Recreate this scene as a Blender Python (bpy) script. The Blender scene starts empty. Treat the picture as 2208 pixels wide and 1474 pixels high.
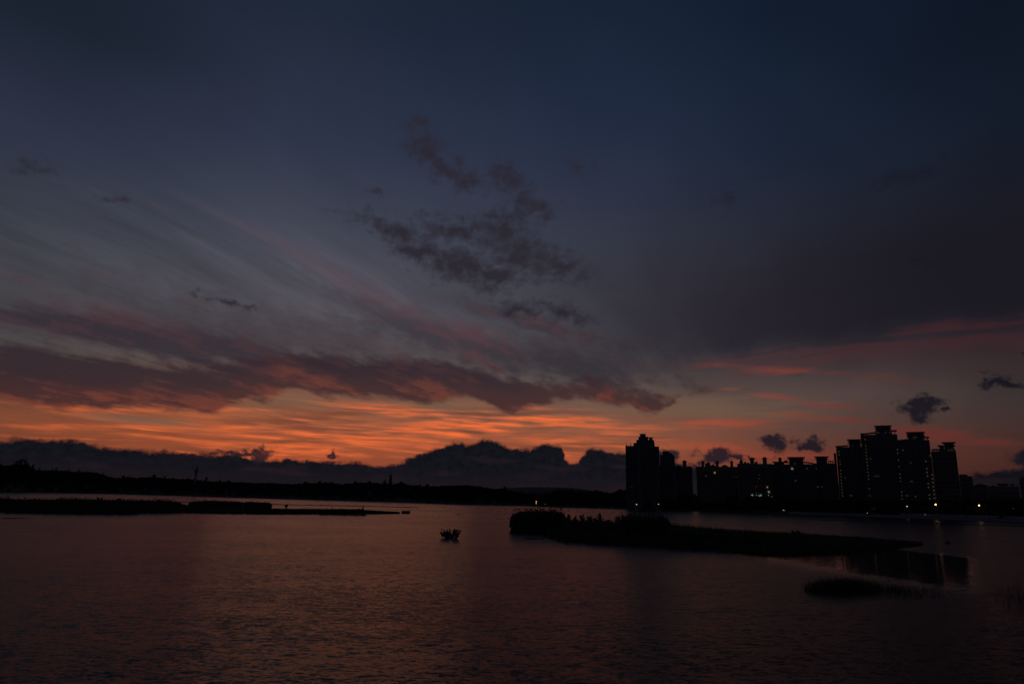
import bpy, math, random
import numpy as np
from mathutils import Vector, Matrix, Euler
R = math.radians
random.seed(7); RNG = np.random.default_rng(7)
sc = bpy.context.scene
C = sc.collection

# ------------------------------------------------------------------ camera
W0, H0 = 2208.0, 1474.0
FPX = 1500.0
CAMH = 6.5
PITCH = math.atan((1074.0 - 737.0) / FPX)
ROLL = 0.022
cam_d = bpy.data.cameras.new('camera'); cam = bpy.data.objects.new('camera', cam_d); C.objects.link(cam)
cam_d.sensor_width = 36.0; cam_d.lens = 36.0 * FPX / W0
cam_d.clip_start = 0.1; cam_d.clip_end = 60000.0
cam.matrix_world = Matrix.Translation((0, 0, CAMH)) @ Matrix.Rotation(R(90) + PITCH, 4, 'X') @ Matrix.Rotation(ROLL, 4, 'Z')
sc.camera = cam
MW = cam.matrix_world.to_3x3()

def ray(px, py):
    return (MW @ Vector(((px - W0/2) / FPX, -(py - H0/2) / FPX, -1.0))).normalized()
def angs(px, py):
    d = ray(px, py); return math.degrees(math.atan2(d.x, d.y)), math.degrees(math.asin(d.z))
def at(px, py, dist):            # a point seen at that pixel, at a horizontal distance
    d = ray(px, py); k = dist / math.hypot(d.x, d.y)
    return Vector((d.x*k, d.y*k, CAMH + d.z*k))
def onwater(px, py, z=0.0):
    d = ray(px, py); k = (z - CAMH) / d.z
    return Vector((d.x*k, d.y*k, z))
def hdist(px, py): 
    p = onwater(px, py); return math.hypot(p.x, p.y)

# ------------------------------------------------------------------ colour helpers
def lin(c):
    o = []
    for v in c[:3]:
        v = v / 255.0
        o.append(v/12.92 if v <= 0.04045 else ((v+0.055)/1.055)**2.4)
    return (o[0], o[1], o[2], 1.0)

# ------------------------------------------------------------------ world: dusk sky
world = bpy.data.worlds.new('World'); sc.world = world; world.use_nodes = True
nt = world.node_tree; nt.nodes.clear()
class X:
    """a float socket with arithmetic"""
    def __init__(s, sock): s.s = sock
    def __add__(a, b): return M_('ADD', a, b)
    def __radd__(a, b): return M_('ADD', b, a)
    def __sub__(a, b): return M_('SUBTRACT', a, b)
    def __rsub__(a, b): return M_('SUBTRACT', b, a)
    def __mul__(a, b): return M_('MULTIPLY', a, b)
    def __rmul__(a, b): return M_('MULTIPLY', b, a)
    def __truediv__(a, b): return M_('DIVIDE', a, b)
    def __rtruediv__(a, b): return M_('DIVIDE', b, a)
def put(tree, inp, v):
    if isinstance(v, X): tree.links.new(v.s, inp)
    elif hasattr(v, 'is_output'): tree.links.new(v, inp)
    else: inp.default_value = v
TREE = nt
def M_(op, a, b=None, clamp=False):
    n = TREE.nodes.new('ShaderNodeMath'); n.operation = op; n.use_clamp = clamp
    put(TREE, n.inputs[0], a)
    if b is not None: put(TREE, n.inputs[1], b)
    return X(n.outputs[0])
def vec(x, y, z=0.0):
    n = TREE.nodes.new('ShaderNodeCombineXYZ')
    for i, v in enumerate((x, y, z)): put(TREE, n.inputs[i], v)
    return n.outputs[0]
def noise(v, scale=1.0, detail=4.0, rough=0.5, dist=0.0, color=False):
    n = TREE.nodes.new('ShaderNodeTexNoise'); put(TREE, n.inputs['Vector'], v)
    n.inputs['Scale'].default_value = scale; n.inputs['Detail'].default_value = detail
    n.inputs['Roughness'].default_value = rough; n.inputs['Distortion'].default_value = dist
    return n.outputs['Color'] if color else X(n.outputs[0])
def sstep(v, a, b, lo=0.0, hi=1.0):
    n = TREE.nodes.new('ShaderNodeMapRange'); n.interpolation_type = 'SMOOTHSTEP'
    put(TREE, n.inputs['Value'], v)
    n.inputs['From Min'].default_value = a; n.inputs['From Max'].default_value = b
    n.inputs['To Min'].default_value = lo; n.inputs['To Max'].default_value = hi
    return X(n.outputs['Result'])
def mixc(f, a, b):
    n = TREE.nodes.new('ShaderNodeMix'); n.data_type = 'RGBA'; n.clamp_factor = True
    put(TREE, n.inputs[0], f); put(TREE, n.inputs[6], a); put(TREE, n.inputs[7], b)
    return n.outputs[2]
def scalec(col, f):
    n = TREE.nodes.new('ShaderNodeVectorMath'); n.operation = 'SCALE'
    put(TREE, n.inputs[0], col); put(TREE, n.inputs['Scale'], f)
    return n.outputs[0]
def vadd(a, b):
    n = TREE.nodes.new('ShaderNodeVectorMath'); n.operation = 'ADD'
    put(TREE, n.inputs[0], a); put(TREE, n.inputs[1], b); return n.outputs[0]
def vmadd(a, b, c):
    n = TREE.nodes.new('ShaderNodeVectorMath'); n.operation = 'MULTIPLY_ADD'
    put(TREE, n.inputs[0], a); put(TREE, n.inputs[1], b); put(TREE, n.inputs[2], c); return n.outputs[0]
def ramp(f, stops):
    n = TREE.nodes.new('ShaderNodeValToRGB'); put(TREE, n.inputs[0], f)
    cr = n.color_ramp; cr.interpolation = 'LINEAR'
    stops = sorted(stops)
    while len(cr.elements) < len(stops): cr.elements.new(0.5)
    for e, (p, c) in zip(cr.elements, stops): e.position = p
    for e, (p, c) in zip(cr.elements, stops): e.color = c
    return n.outputs[0]

tc = TREE.nodes.new('ShaderNodeTexCoord')
sx = TREE.nodes.new('ShaderNodeSeparateXYZ'); TREE.links.new(tc.outputs['Generated'], sx.inputs[0])
dx, dy, dz = (X(sx.outputs[i]) for i in range(3))
U = M_('ARCTAN2', dx, dy) * 57.29578
V = M_('ARCSINE', dz) * 57.29578
UV = vec(U, V)

# base sky: four azimuth columns, each its own rise from the afterglow to the blue
def column(px, rows):
    return [(max(0.0, min(1.0, (angs(px, y)[1]) / 45.0)), lin(c)) for y, c in rows]
VN = M_('DIVIDE', V, 45.0, True)
cols = [
 (0,    [(0,(23,32,46)),(150,(34,40,57)),(300,(42,48,65)),(450,(52,56,67)),(560,(63,63,71)),(680,(68,64,69)),(760,(72,65,64)),(850,(98,60,48)),(900,(118,64,44)),(950,(104,56,42)),(1000,(48,37,42)),(1048,(38,30,38))]),
 (600,  [(0,(28,37,54)),(150,(37,44,63)),(300,(46,52,72)),(450,(60,64,79)),(580,(75,74,85)),(700,(82,76,83)),(790,(94,78,76)),(850,(124,80,62)),(900,(152,84,57)),(950,(170,82,50)),(1000,(150,68,46)),(1060,(60,36,40))]),
 (1300, [(0,(19,32,50)),(150,(25,36,57)),(300,(32,41,63)),(450,(43,48,66)),(600,(54,56,67)),(700,(60,59,67)),(800,(70,66,68)),(860,(100,78,70)),(910,(128,80,62)),(960,(144,76,54)),(1000,(130,66,50)),(1070,(60,38,42))]),
 (1750, [(0,(13,25,43)),(150,(18,30,48)),(300,(23,33,51)),(450,(30,36,52)),(600,(34,37,49)),(700,(38,37,47)),(780,(52,42,48)),(850,(78,62,60)),(920,(84,58,54)),(970,(98,54,46)),(1010,(96,48,42)),(1080,(48,32,38))]),
 (2208, [(0,(9,18,33)),(150,(11,20,35)),(300,(14,22,37)),(450,(20,24,37)),(600,(23,25,36)),(700,(30,25,34)),(760,(48,33,37)),(850,(46,40,42)),(920,(54,36,37)),(980,(60,32,33)),(1030,(46,28,32)),(1090,(30,24,32))]),
]
def lerpst(v, a, b):
    n = TREE.nodes.new('ShaderNodeMapRange'); put(TREE, n.inputs['Value'], v)
    n.inputs['From Min'].default_value = a; n.inputs['From Max'].default_value = b
    return X(n.outputs['Result'])
Uw = U + (noise(vec(U*0.06, V*0.09), 1.0, 1.0, 0.5) - 0.5) * 14.0
base = None; prevU = None
for px, rows in cols:
    r_ = ramp(VN, column(px, rows)); u_ = angs(px, 900)[0]
    if base is None: base = r_
    else: base = mixc(lerpst(Uw, prevU, u_), base, r_)
    prevU = u_
# away from the afterglow the sky falls to an even deep blue
back = sstep(M_('ABSOLUTE', U + 8.0), 55.0, 120.0)
base = mixc(back, base, ramp(VN, [(0.0, lin((26,26,34))), (0.3, lin((20,26,38))), (1.0, lin((18,28,44)))]))
nish = TREE.nodes.new('ShaderNodeTexSky'); nish.sky_type = 'NISHITA'; nish.sun_disc = False
nish.sun_elevation = R(-2.0); nish.sun_rotation = R(-13.0)
col = vadd(base, scalec(nish.outputs[0], 0.02))

# coordinates of the high cloud sheet (a plane overhead, streaks running to a vanishing point)
inv = 1.0 / (M_('MAXIMUM', dz, 0.0) + 0.07)
qx, qy = dx * inv, dy * inv
A = R(21.0)
ax = qx * math.cos(A) - qy * math.sin(A)      # across the streaks
ay = qx * math.sin(A) + qy * math.cos(A)      # along the streaks
warp = noise(vec(ax*1.1, ay*0.5), 1.0, 2.0, 0.5, color=True)
sheet = vmadd(warp, (0.32, 0.5, 0), vec(ax, ay))
def sheetnoise(mul, off, det, ro):
    n = TREE.nodes.new('ShaderNodeVectorMath'); n.operation = 'MULTIPLY_ADD'; TREE.links.new(sheet, n.inputs[0]); n.inputs[1].default_value = mul; n.inputs[2].default_value = off
    return noise(n.outputs[0], 1.0, det, ro)
S1 = sheetnoise((5.0, 0.8, 1), (0, 0, 0), 5.0, 0.58)
S2 = sheetnoise((2.6, 0.55, 1), (31, 7, 2), 4.0, 0.55)
S3 = sheetnoise((18, 2.4, 1), (3, 17, 5), 3.0, 0.6)
def curve_of(Usock, prof):
    """height above the horizon (degrees) as a curve over azimuth, from picture points"""
    fc = TREE.nodes.new('ShaderNodeFloatCurve'); cv = fc.mapping.curves[0]
    pts = sorted([((angs(x, y)[0] + 45) / 90.0, angs(x, y)[1] / 40.0) for x, y in prof])
    cv.points[0].location = (0.0, pts[0][1]); cv.points[1].location = (1.0, pts[-1][1])
    for p in pts: cv.points.new(*p)
    for p in cv.points: p.handle_type = 'AUTO_CLAMPED'
    fc.mapping.update()
    put(TREE, fc.inputs['Value'], (Usock + 45.0) / 90.0)
    return X(fc.outputs[0]) * 40.0

def blobfield(coord, blobs):
    """blobs: (px, py, half-length px, half-width px, tilt deg (down to the right), weight) -> max of 1-r"""
    out = None
    for b in blobs:
        px, py, a, w, tilt = b[:5]; k = b[5] if len(b) > 5 else 1.0
        u, v = angs(px, py)
        u2, v2 = angs(px + 40*math.cos(R(tilt)), py + 40*math.sin(R(tilt)))
        dpp = math.hypot(u2-u, v2-v) / 40.0; rot = math.atan2(v2-v, u2-u)
        mp = TREE.nodes.new('ShaderNodeMapping'); mp.vector_type = 'TEXTURE'
        put(TREE, mp.inputs['Vector'], coord)
        mp.inputs['Location'].default_value = (u, v, 0); mp.inputs['Rotation'].default_value = (0, 0, rot)
        mp.inputs['Scale'].default_value = (a*dpp, w*dpp, 1)
        ln = TREE.nodes.new('ShaderNodeVectorMath'); ln.operation = 'LENGTH'; TREE.links.new(mp.outputs[0], ln.inputs[0])
        f = k - X(ln.outputs['Value'])
        out = f if out is None else M_('MAXIMUM', out, f)
    return out

# soft streak contrast over the brighter upper left
UL = sstep(blobfield(UV, [(500, 640, 1000, 260, 12)]), 0.0, 0.7)
col = scalec(col, 1.0 + (S1 - 0.5) * 0.8 * UL + (S3 - 0.5) * 0.45 * UL)
allow = sstep(V, 2.0, 8.0)
col = scalec(col, 1.0 + (S2 - 0.5) * 0.35 * allow)
# faint rose streaks
rose = sstep(S2 + (S3 - 0.5) * 0.35, 0.52, 0.68) * sstep(blobfield(UV, [(640, 640, 520, 130, 24), (1150, 770, 260, 70, 15), (420, 740, 300, 60, 12)]), 0.0, 0.6)
col = mixc(rose * 0.32, col, lin((108, 70, 76)))

# afterglow streaks: long, nearly level
wU = noise(vec(U*0.09, V*0.35), 1.0, 2.0, 0.5)
H1 = noise(vec(U*0.085 + 3.0, V*1.15 + U*0.02 + wU*1.3), 1.0, 5.0, 0.6, 0.15)
H2 = noise(vec(U*0.2 + 9.0, V*3.0 + U*0.07 + wU*2.5), 1.0, 3.0, 0.6, 0.1)
patchy = noise(vec(U*0.07 + 40, V*0.55), 1.0, 3.0, 0.55)
glow = sstep(patchy, 0.36, 0.58, 0.35, 1.0) * sstep(blobfield(UV, [(700, 928, 800, 92, 1.5), (1050, 930, 480, 80, 2)]), 0.0, 0.6)
st = H1 * 0.62 + H2 * 0.38
col = mixc(glow * sstep(st, 0.47, 0.62), col, lin((242, 110, 56)))
col = mixc(glow * sstep(st, 0.50, 0.40) * 0.75, col, lin((112, 62, 46)))
olive = sstep(blobfield(UV, [(620, 868, 210, 22, 0), (960, 872, 170, 20, 2), (1500, 880, 330, 40, 2), (300, 905, 190, 16, 4)]) + (H1 - 0.5) * 1.5, 0.0, 0.8)
col = mixc(olive * 0.6, col, lin((112, 88, 70)))
# right hand red streaks
RS = noise(vec(U*0.08 + 21.0, V*1.15 - U*0.03 + wU*3.0), 1.0, 5.0, 0.55, 0.4)
rf = blobfield(UV, [(1580, 915, 220, 22, 2), (1700, 860, 200, 16, 8), (1720, 800, 300, 16, 3), (1830, 905, 260, 18, 4), (2000, 935, 330, 26, 8),
                    (1700, 985, 320, 22, 1), (1560, 960, 150, 20, 0)])
col = mixc(sstep(rf + (RS - 0.5) * 3.0, 0.15, 1.1) * 0.7, col, mixc(sstep(U, 12.0, 30.0), lin((172, 78, 54)), lin((104, 46, 42))))

# ---- middle cloud bands (dark above, reddened where they thin and underneath)
pw = noise(vec(U*0.16, V*0.3), 1.0, 4.0, 0.6, color=True)
UVs = vmadd(pw, (5.0, 2.4, 0), vadd(UV, (-2.5, -1.2, 0)))
ss = TREE.nodes.new('ShaderNodeSeparateXYZ'); TREE.links.new(UVs, ss.inputs[0])
Us, Vs = X(ss.outputs[0]), X(ss.outputs[1])
pf = noise(vec(U*0.45, V*0.9 + U*0.1), 1.0, 5.0, 0.62)
tex = (S1 - 0.5) * 1.6 + (pf - 0.5) * 1.5
bot1 = curve_of(Us, [(-200,858),(0,862),(141,864),(282,872),(405,884),(511,858),(600,838),(645,828),(700,842),(841,855),(982,856),(1088,882),(1208,856),(1352,862),(1398,884),(1432,872),(1460,850),(1600,832),(1700,820)])
top1 = curve_of(Us, [(-200,742),(0,748),(141,760),(282,774),(458,790),(600,778),(700,758),(840,772),(960,778),(1053,796),(1141,820),(1210,828),(1300,822),(1400,846),(1432,858),(1460,862),(1700,850)])
bot2 = curve_of(Us, [(-200,690),(0,702),(141,734),(317,764),(458,792),(560,800),(670,792),(760,780),(900,800)])
top2 = curve_of(Us, [(-200,630),(0,644),(212,660),(388,690),(564,726),(670,768),(760,786),(900,810)])
f1 = M_('MINIMUM', (Vs - bot1) * 1.6, top1 - Vs)
f2 = M_('MINIMUM', (Vs - bot2) * 1.0, top2 - Vs)
mid = blobfield(UVs, [(1000, 735, 420, 50, 18), (1230, 790, 260, 40, 8), (1150, 700, 300, 30, 14)])
m1 = sstep(f1 + tex * 1.3 + 0.45, -0.3, 0.9)
m2 = sstep(f2 + tex * 1.3 + 0.2, -0.3, 1.2)
m3 = sstep(mid * 2.2 + tex * 1.8, 0.0, 1.8)
vlow = sstep(Vs - bot1, 2.2, 0.2)
red = sstep(S2 + (pf - 0.5) * 0.5, 0.48, 0.62)
murk = blobfield(UVs, [(620, 735, 900, 105, 9), (250, 700, 520, 70, 8), (1250, 770, 420, 80, 4)])
m5 = sstep(murk * 1.6 + tex * 1.5 + (S3 - 0.5) * 0.8, 0.1, 1.5)
col = mixc(m5 * 0.55, col, mixc(red * 0.5, lin((56, 49, 55)), lin((84, 58, 61))))
colm = mixc(m3 * 0.62, col, mixc(red * 0.6, lin((50, 44, 52)), lin((92, 56, 60))))
colm = mixc(m2 * 0.82, colm, mixc(red * 0.55, lin((50, 43, 52)), lin((76, 53, 57))))
c1 = mixc(red * 0.6, lin((50, 38, 45)), lin((74, 47, 50)))
c1 = mixc(vlow * 0.7, c1, mixc(red, lin((70, 42, 43)), lin((118, 60, 46))))
col = mixc(m1 * 0.9, colm, c1)

# ---- the broad dull mass on the right
bot3 = curve_of(Us, [(1000,830),(1250,815),(1400,795),(1500,785),(1700,776),(1850,755),(2000,730),(2208,708),(2500,690)])
f3 = Vs - bot3 + tex * 0.5
m4 = sstep(f3, -0.9, 2.2) * sstep(Vs - (S2 - 0.5) * 8.0, angs(1800, 330)[1], angs(1800, 640)[1]) * sstep(Us + (S2 - 0.5) * 16.0, angs(1150, 700)[0], angs(1600, 700)[0])
mcol = mixc(sstep(U, 8.0, 34.0), lin((42, 37, 47)), lin((27, 24, 32)))
col = mixc(m4 * 0.85, col, mcol)
under = sstep(f3, -1.6, -0.1) * sstep(f3, 1.2, 0.1) * sstep(U, 8.0, 20.0)
col = mixc(under * 0.42 * sstep(RS, 0.38, 0.58), col, mixc(sstep(U, 20.0, 33.0), lin((88, 50, 50)), lin((76, 38, 40))))

# ---- ragged dark cumulus scraps
pc = noise(vec(U*0.6, V*0.7), 1.0, 4.0, 0.62, color=True)
UVp = vmadd(pc, (3.0, 2.6, 0), vadd(UV, (-1.5, -1.3, 0)))
pn = noise(vec(U*0.9 + 4, V*1.15), 1.0, 4.0, 0.6, 0.3)
df = blobfield(UVp, [
    (918, 325, 62, 40, 20), (960, 360, 80, 30, 32), (1015, 388, 46, 26, 20), (1095, 386, 60, 36, 25), (895, 270, 50, 50, 40, .6),
    (1145, 445, 60, 32, 10), (850, 495, 130, 26, 18), (905, 540, 120, 34, 28), (995, 575, 150, 42, 16, 1.1), (1060, 592, 80, 26, 4, 1.1),
    (1080, 495, 90, 50, -10, 1.05), (1130, 550, 130, 60, 16), (980, 495, 150, 40, 8, .85), (1200, 570, 110, 44, 16, .85),
    (1130, 672, 70, 22, 16), (1215, 675, 80, 24, 14), (70, 362, 56, 28, 0, .85), (245, 430, 60, 24, 0, .6), (812, 408, 34, 18, 0, .7), (1250, 355, 50, 28, 0, .65),
    (505, 660, 110, 15, 12, .75), (420, 634, 26, 12, 0, .8), (1560, 430, 80, 34, 0, .6), (1950, 380, 140, 30, -20, .6), (2000, 570, 80, 20, 10, .8)])
dden = df + (pn - 0.5) * 2.2 + 0.2
dcol = mixc(sstep(V, 9.0, 24.0), lin((42, 37, 46)), lin((42, 38, 47)))
dcol = mixc(sstep(U, 8.0, 28.0), dcol, lin((24, 25, 36)))
col = mixc(sstep(dden, 0.0, 1.3) * 0.92, col, dcol)

# ---- cumulus bank on the horizon
prof = [(-200,950),(0,947),(60,943),(140,946),(190,955),(240,962),(300,967),(360,970),(430,974),(500,975),(545,984),(575,988),(640,989),(700,990),(760,993),(800,1001),(850,1000),
        (880,988),(920,970),(960,958),(985,951),(1010,955),(1030,951),(1055,947),(1078,952),(1095,961),(1115,966),(1140,968),(1160,959),(1185,955),(1205,959),(1218,975),(1224,995),(1245,992),(1258,980),(1268,970),(1290,966),
        (1320,970),(1345,973),(1400,976),(1440,980),(1470,996),(1520,1006),(1600,1018),(1700,1030),(1850,1040),(2000,1036),(2120,1020),(2208,1005),(2400,1000)]
pb = noise(vec(U*0.8, V*1.0 + 5), 1.0, 4.0, 0.6, color=True)
UVb = vmadd(pb, (1.3, 0.9, 0), vadd(UV, (-0.65, -0.45, 0)))
sb = TREE.nodes.new('ShaderNodeSeparateXYZ'); TREE.links.new(UVb, sb.inputs[0])
Ub, Vb = X(sb.outputs[0]), X(sb.outputs[1])
P_ = curve_of(Ub, prof)
bn = noise(vec(U*1.6, V*2.2), 1.0, 6.0, 0.62)
ef = P_ - Vb + (bn - 0.5) * 0.65
emask = sstep(ef, -0.1, 0.3)
fb = blobfield(UVp, [(1985, 880, 58, 32, 0), (2050, 886, 26, 10, 0, .9), (1670, 958, 32, 28, 0), (1745, 962, 44, 22, 0), (1538, 982, 48, 28, 0), (1575, 985, 20, 12, 0), (1612, 980, 18, 8, 0, .8),
                     (2165, 822, 60, 20, 4), (2225, 985, 60, 44, 0), (2215, 760, 36, 12, 0, .7), (545, 978, 40, 16, -6), (510, 980, 40, 10, 0), (722, 984, 15, 10, -20), (1440, 984, 24, 22, 30)])
fmask = sstep(fb + (pn - 0.5) * 1.8, -0.1, 0.6)
lowb = sstep(V, 2.6, 0.6)
ecol = mixc(lowb, mixc(sstep(bn, 0.3, 0.7), lin((15, 16, 22)), lin((22, 22, 29))), lin((27, 22, 28)))
patch = noise(vec(U*0.16 + 5, V*0.9), 1.0, 4.0, 0.5)
ecol = mixc(sstep(patch, 0.5, 0.7) * sstep(V, 4.5, 2.5) * 0.45, ecol, lin((44, 31, 36)))
col = mixc(emask, col, scalec(ecol, sstep(U, 15.0, 40.0, 1.0, 0.75)))
col = mixc(fmask * 0.93, col, mixc(sstep(U, 10.0, 34.0), lin((27, 26, 36)), lin((20, 20, 29))))

bgn = TREE.nodes.new('ShaderNodeBackground'); TREE.links.new(col, bgn.inputs[0]); bgn.inputs[1].default_value = 1.0
wo = TREE.nodes.new('ShaderNodeOutputWorld'); TREE.links.new(bgn.outputs[0], wo.inputs[0])

# the sun is down behind the hills: only a trace of warm light is left, from the afterglow
sl = bpy.data.lights.new('sun', 'SUN'); sl.energy = 0.012; sl.angle = R(20); sl.color = (1.0, 0.5, 0.28)
so = bpy.data.objects.new('sun', sl); C.objects.link(so)
_az = R(-13.0); _el = R(3.0)
so.rotation_euler = Vector((math.sin(_az)*math.cos(_el), math.cos(_az)*math.cos(_el), math.sin(_el))).to_track_quat('Z', 'Y').to_euler()

sc.view_settings.view_transform = 'Standard'; sc.view_settings.look = 'None'
sc.view_settings.exposure = 0.0; sc.view_settings.gamma = 1.0

# ------------------------------------------------------------------ materials
def mat(name, base, rough=0.8, vary=0.3, scale=0.6, metal=0.0, emit=None, estr=0.0, bump=0.0):
    global TREE
    m = bpy.data.materials.new(name); m.use_nodes = True
    t = m.node_tree; old = TREE; TREE = t
    b = t.nodes['Principled BSDF']
    tcn = t.nodes.new('ShaderNodeTexCoord')
    n = noise(tcn.outputs['Object'], scale, 4.0, 0.6)
    c1 = tuple(v*(1-vary) for v in base) + (1,); c2 = tuple(min(1, v*(1+vary)) for v in base) + (1,)
    t.links.new(ramp(n, [(0.3, c1), (0.7, c2)]), b.inputs['Base Color'])
    b.inputs['Roughness'].default_value = rough; b.inputs['Metallic'].default_value = metal
    if bump:
        bp = t.nodes.new('ShaderNodeBump'); bp.inputs['Distance'].default_value = bump; t.links.new(n.s, bp.inputs['Height'])
        t.links.new(bp.outputs[0], b.inputs['Normal'])
    if emit:
        b.inputs['Emission Color'].default_value = (*emit, 1); b.inputs['Emission Strength'].default_value = estr
    TREE = old
    return m
MAT = dict(
    soil=mat('soil', (0.06, 0.05, 0.04), 0.95, 0.4, 0.2, bump=0.1),
    mud=mat('mud', (0.045, 0.04, 0.032), 0.85, 0.4, 1.0, bump=0.05),
    leaf=mat('leaf', (0.035, 0.05, 0.025), 0.85, 0.5, 0.3),
    leaf2=mat('leaf_dark', (0.03, 0.042, 0.028), 0.85, 0.5, 0.3),
    reed=mat('reed', (0.06, 0.075, 0.03), 0.8, 0.5, 0.6),
    bark=mat('bark', (0.05, 0.04, 0.03), 0.9, 0.3, 2.0),
    wall_a=mat('wall_plaster', (0.24, 0.24, 0.25), 0.8, 0.12, 0.08),
    wall_b=mat('wall_tile', (0.14, 0.15, 0.165), 0.75, 0.12, 0.08),
    wall_c=mat('wall_sand', (0.26, 0.22, 0.18), 0.8, 0.12, 0.08),
    trim=mat('trim', (0.20, 0.20, 0.21), 0.75, 0.1, 0.1),
    roof=mat('roof_tile', (0.12, 0.07, 0.06), 0.8, 0.2, 0.5),
    glass=mat('window_glass', (0.03, 0.035, 0.04), 0.12, 0.1, 1.0),
    metal=mat('metal', (0.2, 0.2, 0.21), 0.5, 0.1, 1.0, metal=0.6),
    stone=mat('stone', (0.34, 0.36, 0.40), 0.8, 0.12, 0.4),
    concrete=mat('concrete', (0.2, 0.2, 0.2), 0.85, 0.15, 0.5),
    white=mat('white_paint', (0.7, 0.72, 0.75), 0.6, 0.05, 1.0),
    float=mat('float_plastic', (0.08, 0.08, 0.09), 0.6, 0.2, 2.0),
    wood=mat('wet_wood', (0.05, 0.04, 0.03), 0.7, 0.3, 3.0),
)
def emat(name, c, s): return mat(name, (0.3, 0.3, 0.3), 0.5, 0.0, 1.0, emit=c, estr=s)
MAT['lit_warm'] = emat('lit_warm', (1.0, 0.72, 0.36), 0.034)
MAT['lit_dim'] = emat('lit_dim', (1.0, 0.62, 0.34), 0.012)
MAT['lit_bright'] = emat('lit_bright', (1.0, 0.78, 0.42), 0.16)
MAT['lit_green'] = emat('lit_green', (0.6, 1.0, 0.85), 0.15)
MAT['lamp_big'] = emat('lamp_big', (1.0, 0.52, 0.2), 8.0)
MAT['lamp_small'] = emat('lamp_small', (1.0, 0.66, 0.36), 0.8)
MAT['lamp_white'] = emat('lamp_white', (0.95, 1.0, 0.85), 1.6)
MAT['lamp_pink'] = emat('lamp_pink', (1.0, 0.55, 0.42), 1.3)
MAT['lamp_red'] = emat('lamp_red', (1.0, 0.12, 0.07), 2.4)
MAT['lamp_green'] = emat('lamp_green', (0.15, 1.0, 0.65), 1.0)

# water
def water_mat():
    global TREE
    m = bpy.data.materials.new('lake_water'); m.use_nodes = True; t = m.node_tree; old = TREE; TREE = t
    b = t.nodes['Principled BSDF']
    g = t.nodes.new('ShaderNodeNewGeometry'); s = t.nodes.new('ShaderNodeSeparateXYZ'); t.links.new(g.outputs['Position'], s.inputs[0])
    x, y = X(s.outputs[0]), X(s.outputs[1])
    gust = noise(vec(x*0.012, y*0.02), 1.0, 3.0, 0.5)
    # sheltered water behind the reed island
    c = onwater(1880, 1202); p1 = onwater(1650, 1202); p2 = onwater(1880, 1167)
    rx = (c - p1).length; ry = (p2 - c).length
    e = M_('POWER', (x - c.x) / rx, 2.0) + M_('POWER', (y - c.y) / (ry*1.05), 2.0)
    calm = sstep(M_('SQRT', e) + (gust - 0.5) * 0.7, 1.28, 0.75) * sstep(x - y * (onwater(2105, 1205).x / onwater(2105, 1205).y), 1.0, -1.6)
    def slopes(fx, fy, off, det, ax_, ay_):
        c_ = noise(vec(x*fx + off, y*fy, off), 1.0, det, 0.55, 0.25, color=True)
        return vmadd(c_, (ax_, ay_, 0.0), (-0.5*ax_, -0.5*ay_, 0.0))
    sl = vadd(vadd(slopes(0.16, 0.3, 3.0, 1.0, 0.08, 0.10), slopes(1.4, 3.2, 7.0, 2.0, 0.3, 0.46)), slopes(5.0, 12.0, 13.0, 2.0, 0.42, 0.7))
    k = (0.75 + gust * 0.5) * (1.0 - calm * 0.93)
    sc_ = scalec(sl, k)
    nv = vadd(sc_, (0.0, 0.0, 1.0))
    nn = t.nodes.new('ShaderNodeVectorMath'); nn.operation = 'NORMALIZE'; t.links.new(nv, nn.inputs[0])
    t.links.new(nn.outputs[0], b.inputs['Normal'])
    b.inputs['Base Color'].default_value = (0.006, 0.008, 0.010, 1)
    b.inputs['IOR'].default_value = 1.14
    t.links.new((0.22 + gust * 0.09 - calm * 0.19).s, b.inputs['Roughness'])
    TREE = old
    return m
MAT['water'] = water_mat()

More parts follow.
